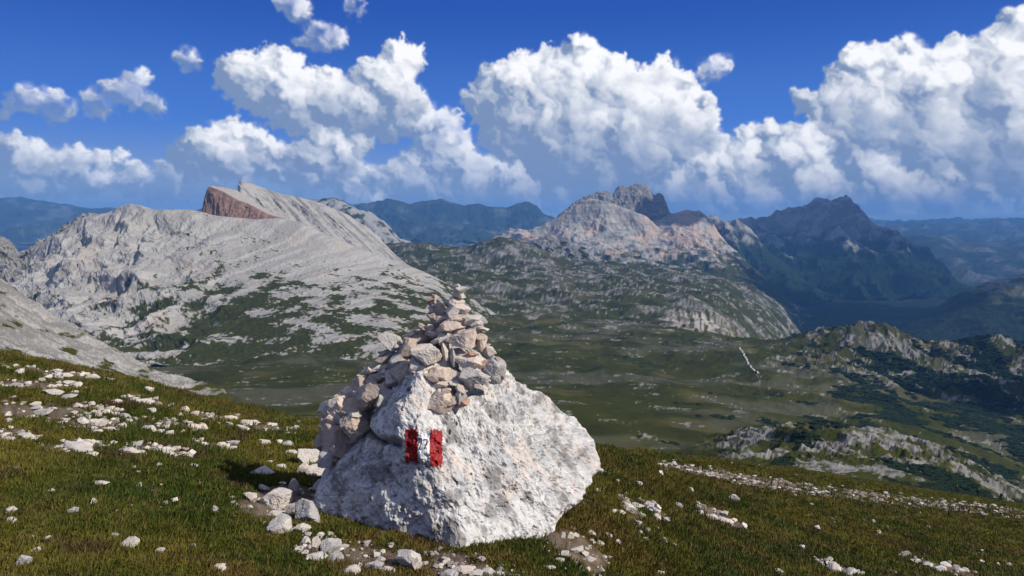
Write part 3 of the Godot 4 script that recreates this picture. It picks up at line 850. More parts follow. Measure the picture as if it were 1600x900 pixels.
func grain_texture(seed_: int, freq: float, lo: float, hi: float) -> NoiseTexture2D:
	var n := FastNoiseLite.new()
	n.seed = seed_; n.frequency = freq; n.noise_type = FastNoiseLite.TYPE_SIMPLEX_SMOOTH
	n.fractal_type = FastNoiseLite.FRACTAL_FBM; n.fractal_octaves = 5; n.fractal_gain = 0.6
	var t := NoiseTexture2D.new()
	t.width = 512; t.height = 512; t.seamless = true; t.noise = n
	var r := Gradient.new()
	r.set_color(0, Color(lo, lo, lo)); r.set_color(1, Color(hi, hi, hi))
	t.color_ramp = r
	return t

var shared := {}
func grain5() -> NoiseTexture2D:
	if not shared.has(5): shared[5] = grain_texture(5, 0.02, 0.80, 1.0)
	return shared[5]

func grain9() -> NoiseTexture2D:
	if not shared.has(9): shared[9] = grain_texture(9, 0.055, 0.0, 1.0)
	return shared[9]

func rock_material(tint: Color, scale: float, relief: float) -> StandardMaterial3D:
	var m := vmat(0.95, 0.25)
	m.albedo_color = tint.linear_to_srgb()
	m.albedo_texture = grain5()
	m.heightmap_enabled = true
	m.heightmap_texture = grain9()
	m.heightmap_scale = relief
	m.uv1_triplanar = true
	m.uv1_scale = Vector3.ONE * scale
	return m

func build_ground() -> void:
	var nc := 560
	var rows := 380
	var v := PackedVector3Array(); var c := PackedColorArray()
	v.resize(nc * rows); c.resize(nc * rows)
	for r in rows:
		var d := 0.7 * pow(430.0 / 0.7, float(r) / (rows - 1))
		for i in nc:
			var u := lerpf(-1.15, 1.15, float(i) / (nc - 1))
			var x := u * d
			var k := r * nc + i
			v[k] = Vector3(x, ground_y(x, -d), -d)
			var f := nf.get_noise_2d(x / 0.11, d / 0.11) if d < 40.0 else nf.get_noise_2d(x / 0.9, d / 0.9)
			var t := turf_color(x, -d, f)
			var soil := mixc(Color(0.075, 0.050, 0.030), Color(0.20, 0.165, 0.13), f * 0.8 + 0.5)
			c[k] = mixc(t * (0.8 + f * 0.3), soil, sm(0.55, 0.80, stony(x, -d)))
	var ix := PackedInt32Array(); ix.resize((rows - 1) * (nc - 1) * 6)
	var w := 0
	for r in range(rows - 1):
		for i in range(nc - 1):
			var a := r * nc + i
			ix[w] = a; ix[w + 1] = a + nc; ix[w + 2] = a + 1
			ix[w + 3] = a + 1; ix[w + 4] = a + nc; ix[w + 5] = a + nc + 1
			w += 6
	var m := vmat(1.0, 0.1)
	m.heightmap_enabled = true
	m.heightmap_texture = grain_texture(12, 0.05, 0.0, 1.0)
	m.heightmap_scale = 2.0
	m.uv1_triplanar = true; m.uv1_world_triplanar = true; m.uv1_scale = Vector3.ONE * 1.6
	structure(inst(mesh_of(v, c, ix, true), m), "ground", "turf shoulder of short alpine grass with bare stony patches")

const PATH_UP := [[1030, 724], [1100, 733], [1200, 748], [1300, 762], [1400, 774], [1500, 785], [1600, 797], [1800, 824]]
const PATH_LOW := [[1030, 730], [1100, 747], [1200, 765], [1300, 779], [1400, 790], [1500, 800], [1600, 811], [1800, 838]]

func poly_y(pts: Array, px: float) -> float:
	for i in range(1, pts.size()):
		if px <= pts[i][0]: return lerpf(pts[i - 1][1], pts[i][1], (px - pts[i - 1][0]) / (pts[i][0] - pts[i - 1][0]))
	return pts[pts.size() - 1][1]

var path_spots: Array[Vector3] = []

func build_path() -> void:
	var nc := 260; var rows := 15
	var v := PackedVector3Array(); var c := PackedColorArray(); var ix := PackedInt32Array()
	for i in nc:
		var px := lerpf(1032, 1790, float(i) / (nc - 1))
		var wob := nf.get_noise_2d(px / 22.0, 3.0) * 5.0
		var a := ground_hit(px, poly_y(PATH_UP, px) + wob)
		var b := ground_hit(px, poly_y(PATH_LOW, px) + wob * 0.6 + nf.get_noise_2d(px / 9.0, 8.0) * 3.0)
		for r in rows:
			var p := a.lerp(b, float(r) / (rows - 1))
			p.y = ground_y(p.x, p.z) + 0.03 + nf.get_noise_2d(p.x / 0.8, p.z / 0.8) * 0.10 * (0.0 if r == 0 or r == rows - 1 else 1.0)
			v.append(p)
			var n := nf.get_noise_2d(p.x / 0.7, p.z / 0.7)
			c.append(mixc(mixc(Color(0.11, 0.085, 0.065), Color(0.26, 0.23, 0.20), n + 0.45), Color(0.06, 0.05, 0.04), sm(0.2, 0.4, nf.get_noise_2d(p.x / 2.6, p.z / 2.6))))
			if rng.randf() < 0.36 and nf.get_noise_2d(p.x / 1.7 + 60.0, p.z / 1.7) > -0.05: path_spots.append(p)
	for i in range(nc - 1):
		for r in range(rows - 1):
			var k := i * rows + r
			ix.append_array([k, k + rows, k + 1, k + 1, k + rows, k + rows + 1])
	structure(inst(mesh_of(v, c, ix, true), vmat(1.0, 0.1)), "path", "stony footpath crossing the grass slope")

# ------------------------------------------------------------------ rocks
func cube_sphere(full: int, radius: Callable, tint: Callable, coarse := [], smooth := false) -> ArrayMesh:
	var v := PackedVector3Array(); var c := PackedColorArray(); var ix := PackedInt32Array()
	var ax := [[Vector3.RIGHT, Vector3.UP, Vector3.BACK], [Vector3.LEFT, Vector3.UP, Vector3.FORWARD], [Vector3.BACK, Vector3.UP, Vector3.LEFT], [Vector3.FORWARD, Vector3.UP, Vector3.RIGHT], [Vector3.RIGHT, Vector3.FORWARD, Vector3.UP], [Vector3.RIGHT, Vector3.BACK, Vector3.DOWN]]
	for side in 6:
		var f: Array = ax[side]
		var res: int = full / 4 if side in coarse else full       # the buried and the hidden side need less
		var base := v.size()
		for j in res + 1:
			for i in res + 1:
				var s := tan((float(i) / res - 0.5) * PI / 2.0)
				var t := tan((float(j) / res - 0.5) * PI / 2.0)
				var dir: Vector3 = (f[2] + f[0] * s + f[1] * t)
				dir = dir.normalized().snapped(Vector3.ONE * 1e-6)
				var p: Vector3 = radius.call(dir)
				v.append(p)
				c.append(tint.call(p, dir))
		for j in res:
			for i in res:
				var a := base + j * (res + 1) + i
				ix.append_array([a, a + res + 1, a + 1, a + 1, a + res + 1, a + res + 2])
	return mesh_of(v, c, ix, smooth)

func soft_cut(dir: Vector3, planes: Array, k: float) -> float:
	# distance from the centre to the rounded edge of a body cut by planes [normal, distance]
	var near := 1e9
	for p in planes:
		var q: float = dir.dot(p[0])
		if q > 0.02: near = minf(near, p[1] / q)
	var s := 0.0
	for p in planes:
		var q: float = dir.dot(p[0])
		if q > 0.02: s += exp(-k * (p[1] / q - near))
	return near - log(s) / k

var stones: Array[ArrayMesh] = []
var tones := {}

func stone_meshes() -> void:
	for n in 14:
		var planes := []
		var r2 := RandomNumberGenerator.new(); r2.seed = 100 + n
		for i in 10:
			var d := Vector3(r2.randf_range(-1, 1), r2.randf_range(-1, 1), r2.randf_range(-1, 1)).normalized()
			planes.append([d, r2.randf_range(0.56, 0.88)])
		for d in [Vector3.UP, Vector3.DOWN, Vector3.LEFT, Vector3.RIGHT, Vector3.FORWARD, Vector3.BACK]: planes.append([d, r2.randf_range(0.85, 1.0)])
		var off := n * 13.7
		stones.append(cube_sphere(15, func(dir: Vector3) -> Vector3:
			var r := soft_cut(dir, planes, 110.0)
			var q := dir * 1.7
			return dir * (r + nz.get_noise_3d(q.x + off, q.y, q.z) * 0.07 + nf.get_noise_3d(q.x * 3.4 + off, q.y * 3.4, q.z * 3.4) * 0.045 + nf.get_noise_3d(q.x * 9.0 + off, q.y * 9.0, q.z * 9.0) * 0.025),
			func(p: Vector3, _d: Vector3) -> Color:
				var a := nz.get_noise_3d(p.x * 1.5 + off, p.y * 1.5, p.z * 1.5)
				var b := nf.get_noise_3d(p.x * 5.0 + off, p.y * 5.0, p.z * 5.0)
				var c := mixc(Color(0.92, 0.90, 0.88), Color(1.0, 0.97, 0.92), b + 0.5)
				c = mixc(c, Color(0.62, 0.62, 0.63), sm(0.10, 0.45, a + b * 0.5) * 0.7)
				return mixc(c, Color(0.98, 0.78, 0.62), sm(0.22, 0.5, nf.get_noise_3d(p.x * 2.0 + off + 40.0, p.y * 2.0, p.z * 2.0)) * 0.5)))
	tones = {
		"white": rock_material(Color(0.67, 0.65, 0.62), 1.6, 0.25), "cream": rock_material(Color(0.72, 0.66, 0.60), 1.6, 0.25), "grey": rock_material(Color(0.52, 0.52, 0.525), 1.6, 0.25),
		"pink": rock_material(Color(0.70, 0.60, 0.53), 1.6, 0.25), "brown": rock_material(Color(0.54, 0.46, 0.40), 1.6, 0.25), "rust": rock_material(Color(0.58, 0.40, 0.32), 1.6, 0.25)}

func rock(tone: String, at: Vector3, half: Vector3, roll: float) -> MeshInstance3D:
	var o := inst(stones[rng.randi() % stones.size()], tones[tone])
	var inner := Basis.from_euler(Vector3(rng.randf() * TAU, rng.randf() * TAU, rng.randf() * TAU))
	o.transform = Transform3D(Basis(Vector3.BACK, roll) * Basis.from_scale(half * 1.06) * inner, at)
	return o

const BC := Vector3(-0.42, 0.0, -5.45)      # x and z of the boulder's heart; its height comes from the ground
var bcy := 0.0
const BO := Vector3(-0.05, -0.10, -0.24)      # its mesh is spun round this point, well behind the bright face
var bplanes := []

func boulder_r(dir: Vector3) -> Vector3:
	var r := soft_cut(dir, bplanes, 34.0)
	var p := BO + dir * r
	# facets, then knobs, then pits; slanting ribs on the shaded face
	var e := nz.get_noise_3d(p.x * 1.1 + 4.0, p.y * 1.1, p.z * 1.1) * 0.085
	e += nr.get_noise_3d(p.x * 2.6 + p.y * 1.3, p.y * 2.0 - p.x * 0.8, p.z * 2.6) * 0.042
	e += nz.get_noise_3d(p.x * 7.0, p.y * 7.0 + 3.0, p.z * 7.0) * 0.024
	e += nf.get_noise_3d(p.x * 26.0, p.y * 26.0, p.z * 26.0) * 0.009
	e -= maxf(0.0, nf.get_noise_3d(p.x * 13.0 + 50.0, p.y * 13.0, p.z * 13.0) - 0.24) * 0.08
	# the bedding crack to the left of the paint mark, and the short ones higher up
	var yc := 0.275 + nf.get_noise_2d(p.x * 3.0, 2.0) * 0.05
	var g := exp(-pow((p.y - yc) / 0.022, 2.0)) * sm(-0.86, -0.66, p.x) * sm(-0.30, -0.38, p.x) * sm(0.0, 0.15, p.z)
	e -= g * 0.10
	e += sm(yc, yc + 0.03, p.y) * sm(yc + 0.34, yc + 0.10, p.y) * sm(-0.72, -0.58, p.x) * sm(-0.26, -0.36, p.x) * sm(0.0, 0.15, p.z) * 0.045
	var y2 := 0.48 + (p.x - 0.1) * 0.35 + nf.get_noise_2d(p.x * 5.0, 7.0) * 0.03
	e -= exp(-pow((p.y - y2) / 0.016, 2.0)) * sm(0.02, 0.06, p.x) * sm(0.34, 0.28, p.x) * sm(0.0, 0.2, p.z) * 0.06
	return BO + dir * (r + e)

func build_boulder() -> void:
	var k := 5.3 / F                          # metres to a photograph pixel at the boulder's face
	bcy = EYE - (722.0 - HZ) / F * 5.28
	bplanes = [
		[Vector3(-0.44, 0.088, 0.894).normalized(), 0.64], [Vector3(0.629, 0.466, 0.624).normalized(), 0.40],
		[Vector3(0.97, 0.02, 0.15).normalized(), 1.08], [Vector3(0.80, 0.59, 0.05).normalized(), 0.94], [Vector3(0.40, 0.80, -0.45).normalized(), 0.70], [Vector3(0.48, 0.87, 0.10).normalized(), 0.80],
		[Vector3(0.68, -0.70, 0.20).normalized(), 0.84], [Vector3(-0.74, 0.58, 0.30).normalized(), 0.70], [Vector3(-0.95, 0.18, 0.12).normalized(), 0.93],
		[Vector3(0.0, 0.1, -1.0).normalized(), 0.72], [Vector3(0.02, 1.0, 0.1).normalized(), 0.74], [Vector3.DOWN, 0.86], [Vector3(-0.1, 0.75, -0.65).normalized(), 0.70], [Vector3(0.8, 0.1, -0.6).normalized(), 1.10]]
	for q in bplanes: q[1] -= q[0].dot(BO)
	var m := boulder_mesh()
	var root := Node3D.new()
	root.position = Vector3(BC.x, bcy, BC.z)
	thing(root, "boulder", "big pale limestone boulder with a red and white painted trail mark", "boulder")
	var body := inst(m, rock_material(Color(1, 1, 1), 2.0, 0.4))
	body.name = "rock"
	root.add_child(body, true)
	# the painted trail mark: red, white, red, with the number 27 in black
	var red := paint(Color(0.40, 0.008, 0.012)); var white := paint(Color(0.74, 0.75, 0.76), 0.8); var black := paint(Color(0.012, 0.012, 0.014))
	stripe(root, "paint_stripe", "red painted stripe", 633, 669, 653, 724, 0.009, red, 1)
	var bar := stripe(root, "paint_stripe", "white painted stripe with the number 27", 652, 672, 672, 721, 0.008, white, 2)
	stripe(root, "paint_stripe", "red painted stripe", 671, 670, 692, 730, 0.009, red, 3)
	var two := [[655.2, 687.0], [656.4, 685.2], [658.6, 685.4], [659.3, 688.0], [658.8, 691.5], [657.4, 695.5], [655.8, 699.5], [655.4, 702.0], [658.6, 702.2]]
	var seven := [[661.8, 687.0], [664.5, 686.8], [667.6, 687.0], [667.2, 690.5], [666.0, 694.5], [664.6, 698.5], [663.6, 702.0]]
	stroke(bar, two, 1.5, black)
	stroke(bar, seven, 1.5, black)
	stroke(bar, [[662.9, 695.3], [668.2, 694.6]], 1.3, black)

func boulder_mesh() -> ArrayMesh:
	return cube_sphere(200, boulder_r, func(p: Vector3, _d: Vector3) -> Color:
		var a := nz.get_noise_3d(p.x * 2.2, p.y * 2.2, p.z * 2.2 + 6.0)
		var b := nz.get_noise_3d(p.x * 8.0 + 3.0, p.y * 8.0, p.z * 8.0)
		var f := nf.get_noise_3d(p.x * 34.0, p.y * 34.0, p.z * 34.0)
		var streak := nf.get_noise_3d(p.x * 9.0 + p.y * 5.0, p.y * 2.0 - p.x, p.z * 9.0)
		var c := mixc(Color(0.52, 0.52, 0.515), Color(0.72, 0.712, 0.695), f * 0.9 + 0.55 + b * 0.6)
		c = mixc(c, Color(0.42, 0.435, 0.45), sm(0.0, 0.32, a + b * 0.5) * 0.70)
		c = mixc(c, Color(0.70, 0.60, 0.52), sm(0.08, 0.34, streak + a * 0.4) * 0.50)
		c = mixc(c, Color(0.11, 0.11, 0.11), sm(0.24, 0.40, f * 0.75 + b * 0.75) * 0.60)
		# dark lichen in patches
		c = mixc(c, mixc(Color(0.10, 0.10, 0.10), Color(0.22, 0.22, 0.215), f * 0.9 + 0.5), sm(0.10, 0.30, nz.get_noise_3d(p.x * 3.6 - p.y + 21.0, p.y * 2.6, p.z * 3.6) + streak * 0.35 + f * 0.15 - 0.10) * 0.70)
		return c, [1, 5])

func on_boulder(px: float, py: float, lift: float) -> Vector3:
	# the point of the boulder's surface seen at (px, py), lifted off it
	var eye := Vector3(-BC.x, EYE - bcy, -BC.z)
	var ray := Vector3((px - 800.0) / F, -(py - HZ) / F, -1.0)
	var t := 4.1
	for i in 40:
		var p := eye + ray * t
		var gap := (p - BO).length() - (boulder_r((p - BO).normalized()) - BO).length()
		if gap < 0.0008: break
		t += maxf(gap * 0.55, 0.0006)
	return eye + ray * t - ray.normalized() * lift

func paint(c: Color, worn := 0.6) -> StandardMaterial3D:
	var m := StandardMaterial3D.new()
	m.albedo_color = c.linear_to_srgb()
	m.albedo_texture = grain_texture(33, 0.05, worn, 1.0)
	m.uv1_triplanar = true; m.uv1_scale = Vector3.ONE * 3.0
	m.roughness = 0.6; m.metallic_specular = 0.4
	return m

func stripe(root: Node3D, called: String, label: String, x0: float, y0: float, x1: float, y1: float, lift: float, m: Material, seed_: int) -> MeshInstance3D:
	var nx := 26; var ny := 56
	var v := PackedVector3Array(); var ix := PackedInt32Array()
	var keep := []
	for j in ny + 1:
		for i in nx + 1:
			var fx := float(i) / nx; var fy := float(j) / ny
			var wob := nf.get_noise_2d(fy * 3.0, seed_ * 7.0) * 1.6
			var wot := nf.get_noise_2d(fx * 3.0, seed_ * 5.0 + 3.0) * 3.0
			var px := lerpf(x0, x1, fx) + wob; var py := lerpf(y0, y1, fy) + wot
			v.append(on_boulder(px, py, lift))
			# brush edges are ragged and the paint has flaked from the deepest pits
			var edge := minf(minf(fx, 1.0 - fx) * 8.0, minf(fy, 1.0 - fy) * 9.0)
			keep.append(minf(edge, 1.0) * 0.5 + nf.get_noise_2d(px * 0.30, py * 0.30 + seed_ * 50.0) > -0.12 and nf.get_noise_2d(px * 0.5 + 80.0, py * 0.5) < 0.62)
	for j in ny:
		for i in nx:
			var a := j * (nx + 1) + i
			if keep[a] and keep[a + 1] and keep[a + nx + 1] and keep[a + nx + 2]:
				ix.append_array([a, a + 1, a + nx + 1, a + 1, a + nx + 2, a + nx + 1])
	var o := inst(mesh_of(v, PackedColorArray(), ix, true), m)
	o.name = called
	o.set_meta("label", label)
	root.add_child(o, true)
	return o

func stroke(root: Node3D, pts: Array, width: float, m: Material) -> void:
	var v := PackedVector3Array(); var ix := PackedInt32Array()
	var n := 0
	for i in range(pts.size() - 1):
		var a := Vector2(pts[i][0], pts[i][1]); var b := Vector2(pts[i + 1][0], pts[i + 1][1])
		for s in 5:
			var q := a.lerp(b, s / 4.0)
			var side := (b - a).normalized().orthogonal() * width * 0.5
			v.append(on_boulder(q.x + side.x, q.y + side.y, 0.0105)); v.append(on_boulder(q.x - side.x, q.y - side.y, 0.0105))
			if n > 0: ix.append_array([n * 2 - 2, n * 2 - 1, n * 2, n * 2, n * 2 - 1, n * 2 + 1])
			n += 1
	var o := inst(mesh_of(v, PackedColorArray(), ix, true), m)
	o.name = "paint_digit"
	root.add_child(o, true)

# each stone of the cairn: photograph place, width, height, depth, tone, roll
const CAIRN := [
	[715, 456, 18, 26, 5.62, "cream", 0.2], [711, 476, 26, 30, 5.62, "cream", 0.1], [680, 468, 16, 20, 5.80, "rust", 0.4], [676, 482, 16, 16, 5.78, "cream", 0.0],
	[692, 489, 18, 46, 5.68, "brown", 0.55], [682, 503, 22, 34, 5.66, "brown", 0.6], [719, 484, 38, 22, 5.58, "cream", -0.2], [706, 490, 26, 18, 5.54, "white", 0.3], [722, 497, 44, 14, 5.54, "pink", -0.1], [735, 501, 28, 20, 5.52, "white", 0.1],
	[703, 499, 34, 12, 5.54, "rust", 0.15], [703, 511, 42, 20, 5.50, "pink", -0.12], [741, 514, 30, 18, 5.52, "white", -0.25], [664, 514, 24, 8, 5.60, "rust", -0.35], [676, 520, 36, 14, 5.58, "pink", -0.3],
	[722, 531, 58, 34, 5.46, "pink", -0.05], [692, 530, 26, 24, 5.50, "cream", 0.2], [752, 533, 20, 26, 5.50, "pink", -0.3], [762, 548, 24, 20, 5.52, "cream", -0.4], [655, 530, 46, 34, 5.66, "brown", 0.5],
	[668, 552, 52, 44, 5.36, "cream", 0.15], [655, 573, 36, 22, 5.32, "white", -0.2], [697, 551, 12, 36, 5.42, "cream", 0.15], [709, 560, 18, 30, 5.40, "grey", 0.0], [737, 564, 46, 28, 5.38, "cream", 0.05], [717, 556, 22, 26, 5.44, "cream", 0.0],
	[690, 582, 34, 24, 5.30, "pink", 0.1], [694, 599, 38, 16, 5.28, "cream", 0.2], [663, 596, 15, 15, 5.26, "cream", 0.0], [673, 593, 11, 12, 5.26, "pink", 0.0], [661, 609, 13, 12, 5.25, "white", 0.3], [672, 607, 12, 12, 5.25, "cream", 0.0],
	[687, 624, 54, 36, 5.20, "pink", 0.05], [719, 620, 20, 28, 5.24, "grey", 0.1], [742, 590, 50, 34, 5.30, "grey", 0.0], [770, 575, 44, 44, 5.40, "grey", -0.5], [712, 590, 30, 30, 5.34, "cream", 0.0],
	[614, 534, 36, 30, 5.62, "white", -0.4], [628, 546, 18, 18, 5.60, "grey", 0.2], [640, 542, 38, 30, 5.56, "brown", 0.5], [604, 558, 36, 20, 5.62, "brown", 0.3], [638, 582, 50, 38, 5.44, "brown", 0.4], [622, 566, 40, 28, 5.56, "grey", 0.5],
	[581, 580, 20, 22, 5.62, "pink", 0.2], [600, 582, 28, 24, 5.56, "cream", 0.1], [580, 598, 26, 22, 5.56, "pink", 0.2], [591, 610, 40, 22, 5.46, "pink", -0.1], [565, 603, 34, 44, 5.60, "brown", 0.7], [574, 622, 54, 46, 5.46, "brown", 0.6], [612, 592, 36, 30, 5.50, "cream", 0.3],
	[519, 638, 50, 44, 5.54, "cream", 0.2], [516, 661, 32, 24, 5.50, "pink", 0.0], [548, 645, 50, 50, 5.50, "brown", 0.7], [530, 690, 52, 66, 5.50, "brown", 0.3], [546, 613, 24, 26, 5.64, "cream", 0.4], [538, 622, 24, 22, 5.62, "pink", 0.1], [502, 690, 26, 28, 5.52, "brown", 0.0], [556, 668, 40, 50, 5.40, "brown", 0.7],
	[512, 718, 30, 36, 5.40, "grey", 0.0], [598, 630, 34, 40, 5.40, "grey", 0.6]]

func build_cairn() -> void:
	rng.seed = 404
	var root := Node3D.new()
	root.position = Vector3(BC.x - 0.2, bcy + 0.6, BC.z)
	thing(root, "cairn", "cairn of loose cream and pinkish stones heaped on the painted boulder", "cairn")
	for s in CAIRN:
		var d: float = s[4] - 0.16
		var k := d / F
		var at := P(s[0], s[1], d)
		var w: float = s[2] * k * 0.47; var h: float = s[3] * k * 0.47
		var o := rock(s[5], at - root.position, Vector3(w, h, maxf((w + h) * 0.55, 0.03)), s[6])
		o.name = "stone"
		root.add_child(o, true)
	# small chips wedged between the bigger stones
	for i in 170:
		var base: Array = CAIRN[rng.randi() % CAIRN.size()]
		var d: float = base[4] - 0.16 + rng.randf_range(-0.03, 0.03)
		var a := rng.randf() * TAU
		var q := rng.randf_range(0.014, 0.048)
		var o := rock(["cream", "white", "pink", "pink", "rust", "brown"][rng.randi() % 6], P(base[0] + cos(a) * base[2] * 0.36, base[1] + sin(a) * base[3] * 0.36, d) - root.position, Vector3(q * 1.3, q * rng.randf_range(0.4, 0.8), q), rng.randf_range(-0.6, 0.6))
		o.name = "stone"
		root.add_child(o, true)
	# the heart of the heap, seen only through its gaps
	for i in 46:
		var t := rng.randf()
		var px := lerpf(700, lerpf(530, 740, rng.randf()), t)
		var py := lerpf(490, 660, t) + rng.randf_range(-4, 16)
		if px < 600: py = maxf(py, lerpf(680, 560, (px - 500) / 100.0) + 12)
		var d := rng.randf_range(5.55, 5.85)
		var q := rng.randf_range(0.05, 0.11)
		var o := rock(["cream", "pink", "grey", "brown"][i % 4], P(px, py + 10, d) - root.position, Vector3(q, q * rng.randf_range(0.5, 0.9), q), rng.randf_range(-0.5, 0.5))
		o.name = "stone"
		root.add_child(o, true)

# loose stones that can be told apart: place of the foot's middle, width, height, tone, what it is
const LOOSE := [
	[434, 790, 54, 40, "white", "big"], [459, 772, 22, 32, "pink", "heap"], [462, 800, 28, 22, "cream", "heap"], [405, 741, 32, 14, "white", "heap"], [436, 732, 22, 10, "white", "heap"], [393, 780, 22, 16, "cream", "heap"], [412, 766, 18, 12, "cream", "heap"],
	[432, 804, 32, 11, "white", "heap"], [438, 832, 44, 30, "white", "heap"], [470, 829, 26, 16, "white", "heap"], [478, 812, 40, 44, "grey", "heap"], [482, 722, 32, 30, "white", "heap"], [475, 740, 24, 24, "cream", "heap"], [494, 742, 34, 26, "white", "heap"], [500, 768, 26, 26, "grey", "heap"],
	[478, 850, 18, 16, "white", "heap"], [493, 855, 16, 18, "cream", "heap"], [513, 862, 38, 26, "white", "heap"], [524, 876, 28, 18, "grey", "heap"], [498, 874, 34, 12, "white", "heap"], [466, 862, 18, 14, "cream", "heap"], [550, 894, 30, 16, "white", "heap"], [585, 888, 30, 18, "grey", "heap"], [605, 893, 18, 10, "cream", "heap"], [596, 878, 20, 10, "white", "heap"],
	[640, 882, 36, 32, "white", "front"], [652, 888, 18, 16, "cream", "heap"], [725, 893, 34, 14, "cream", "heap"], [745, 898, 24, 10, "white", "heap"], [762, 896, 20, 12, "white", "heap"], [700, 899, 34, 10, "grey", "heap"], [780, 899, 22, 8, "white", "heap"],
	[120, 699, 46, 14, "white", "slab"], [133, 706, 32, 10, "white", "turf"], [143, 712, 18, 9, "cream", "turf"], [200, 708, 26, 14, "white", "turf"], [216, 710, 20, 12, "white", "turf"], [264, 713, 36, 10, "white", "turf"], [286, 711, 22, 8, "white", "turf"], [228, 634, 30, 15, "white", "turf"], [183, 629, 20, 8, "cream", "turf"],
	[205, 851, 29, 17, "white", "block"], [38, 880, 20, 20, "grey", "turf"], [17, 801, 14, 16, "white", "turf"], [18, 814, 15, 8, "white", "turf"], [146, 786, 9, 12, "white", "turf"], [55, 862, 18, 8, "cream", "turf"], [113, 800, 16, 10, "grey", "turf"], [74, 842, 13, 8, "white", "turf"], [52, 840, 8, 6, "white", "turf"], [153, 757, 28, 7, "white", "turf"], [80, 768, 16, 5, "white", "turf"], [218, 760, 10, 8, "white", "turf"],
	[345, 696, 16, 9, "white", "turf"], [358, 668, 12, 14, "white", "turf"], [384, 664, 22, 12, "white", "turf"], [378, 672, 20, 8, "cream", "turf"], [304, 648, 16, 10, "cream", "turf"], [318, 658, 10, 8, "white", "turf"], [250, 862, 14, 9, "cream", "turf"], [300, 855, 14, 9, "grey", "turf"], [336, 798, 10, 12, "grey", "turf"], [342, 890, 20, 14, "cream", "turf"], [178, 838, 14, 8, "grey", "turf"],
	[65, 646, 40, 12, "grey", "slab"], [38, 684, 26, 12, "white", "turf"], [10, 690, 24, 10, "white", "turf"], [75, 592, 14, 10, "white", "turf"], [30, 582, 14, 8, "white", "turf"], [80, 614, 28, 9, "white", "slab"], [104, 622, 26, 10, "grey", "turf"], [18, 606, 32, 9, "grey", "slab"], [130, 660, 18, 10, "white", "turf"], [152, 664, 26, 16, "white", "turf"], [150, 676, 20, 8, "white", "turf"], [168, 672, 22, 8, "cream", "turf"], [153, 652, 14, 14, "cream", "turf"], [170, 640, 22, 7, "cream", "turf"], [230, 672, 28, 8, "white", "slab"], [250, 676, 24, 7, "white", "turf"],
	[977, 796, 26, 15, "white", "patch"], [993, 790, 22, 8, "white", "patch"], [968, 802, 14, 8, "cream", "patch"], [1021, 790, 14, 10, "white", "patch"], [1026, 802, 16, 10, "white", "patch"], [1015, 800, 10, 8, "grey", "patch"], [1026, 812, 14, 8, "white", "patch"], [1062, 792, 14, 8, "grey", "patch"], [1112, 810, 22, 10, "white", "patch"], [1128, 815, 20, 9, "white", "patch"], [1140, 818, 14, 8, "cream", "patch"], [1092, 802, 22, 6, "white", "patch"],
	[1146, 781, 16, 12, "white", "round"], [1081, 769, 8, 9, "white", "turf"], [937, 740, 14, 12, "cream", "turf"], [949, 741, 8, 7, "white", "turf"], [932, 768, 10, 8, "cream", "turf"], [964, 752, 10, 5, "white", "turf"], [1000, 757, 9, 6, "white", "turf"], [1032, 742, 8, 9, "white", "turf"], [1296, 876, 14, 7, "white", "turf"], [1301, 892, 22, 18, "cream", "pair"], [1327, 897, 24, 14, "white", "pair"], [1217, 895, 14, 8, "white", "turf"], [1001, 834, 8, 6, "white", "turf"], [1030, 896, 14, 6, "cream", "turf"],
	[872, 878, 20, 8, "white", "patch"], [880, 868, 18, 8, "white", "patch"], [901, 862, 22, 9, "white", "patch"], [914, 868, 16, 12, "cream", "patch"], [921, 876, 16, 8, "white", "patch"], [937, 852, 16, 8, "white", "patch"], [924, 848, 12, 8, "cream", "patch"], [900, 838, 12, 8, "white", "patch"], [925, 836, 14, 10, "cream", "patch"], [952, 838, 16, 6, "white", "patch"], [858, 888, 22, 6, "white", "patch"], [950, 872, 14, 6, "grey", "patch"],
	[1450, 886, 20, 8, "white", "patch"], [1470, 890, 22, 9, "white", "patch"], [1486, 884, 14, 8, "cream", "patch"], [1430, 878, 16, 6, "white", "patch"], [1500, 892, 14, 6, "white", "patch"]]

const SAY := {
	"big": ["biggest white stone in the heap at the boulder's shaded foot", ""],
	"heap": ["loose pale stone in the rubble at the foot of the painted boulder", "stones heaped round the foot of the boulder", "stone in the rubble at the foot of the boulder"],
	"front": ["upright white stone standing alone below the boulder's painted face", ""],
	"slab": ["flat limestone slab half sunk in the turf facing the scree slope", "flat slabs in the turf", "slab half sunk in the turf facing the scree slope"],
	"turf": ["single pale stone lying in the short grass", "single stones in the grass", "stone lying in the short grass"],
	"block": ["squarish white stone alone in dark green grass away from other stones", ""],
	"patch": ["small white stone on a bare gravelly patch in the grass", "stones on the bare patches", "stone on a bare gravelly patch"],
	"round": ["round white stone alone on the open slope below the stony footpath", ""],
	"pair": ["one of two pale stones lying side by side in open grass", "two stones side by side"],
	"crest": ["weathered limestone lump on the grassy crest above the scree slope", "stones on the crest", "stone on the grassy crest above the scree slope"]}

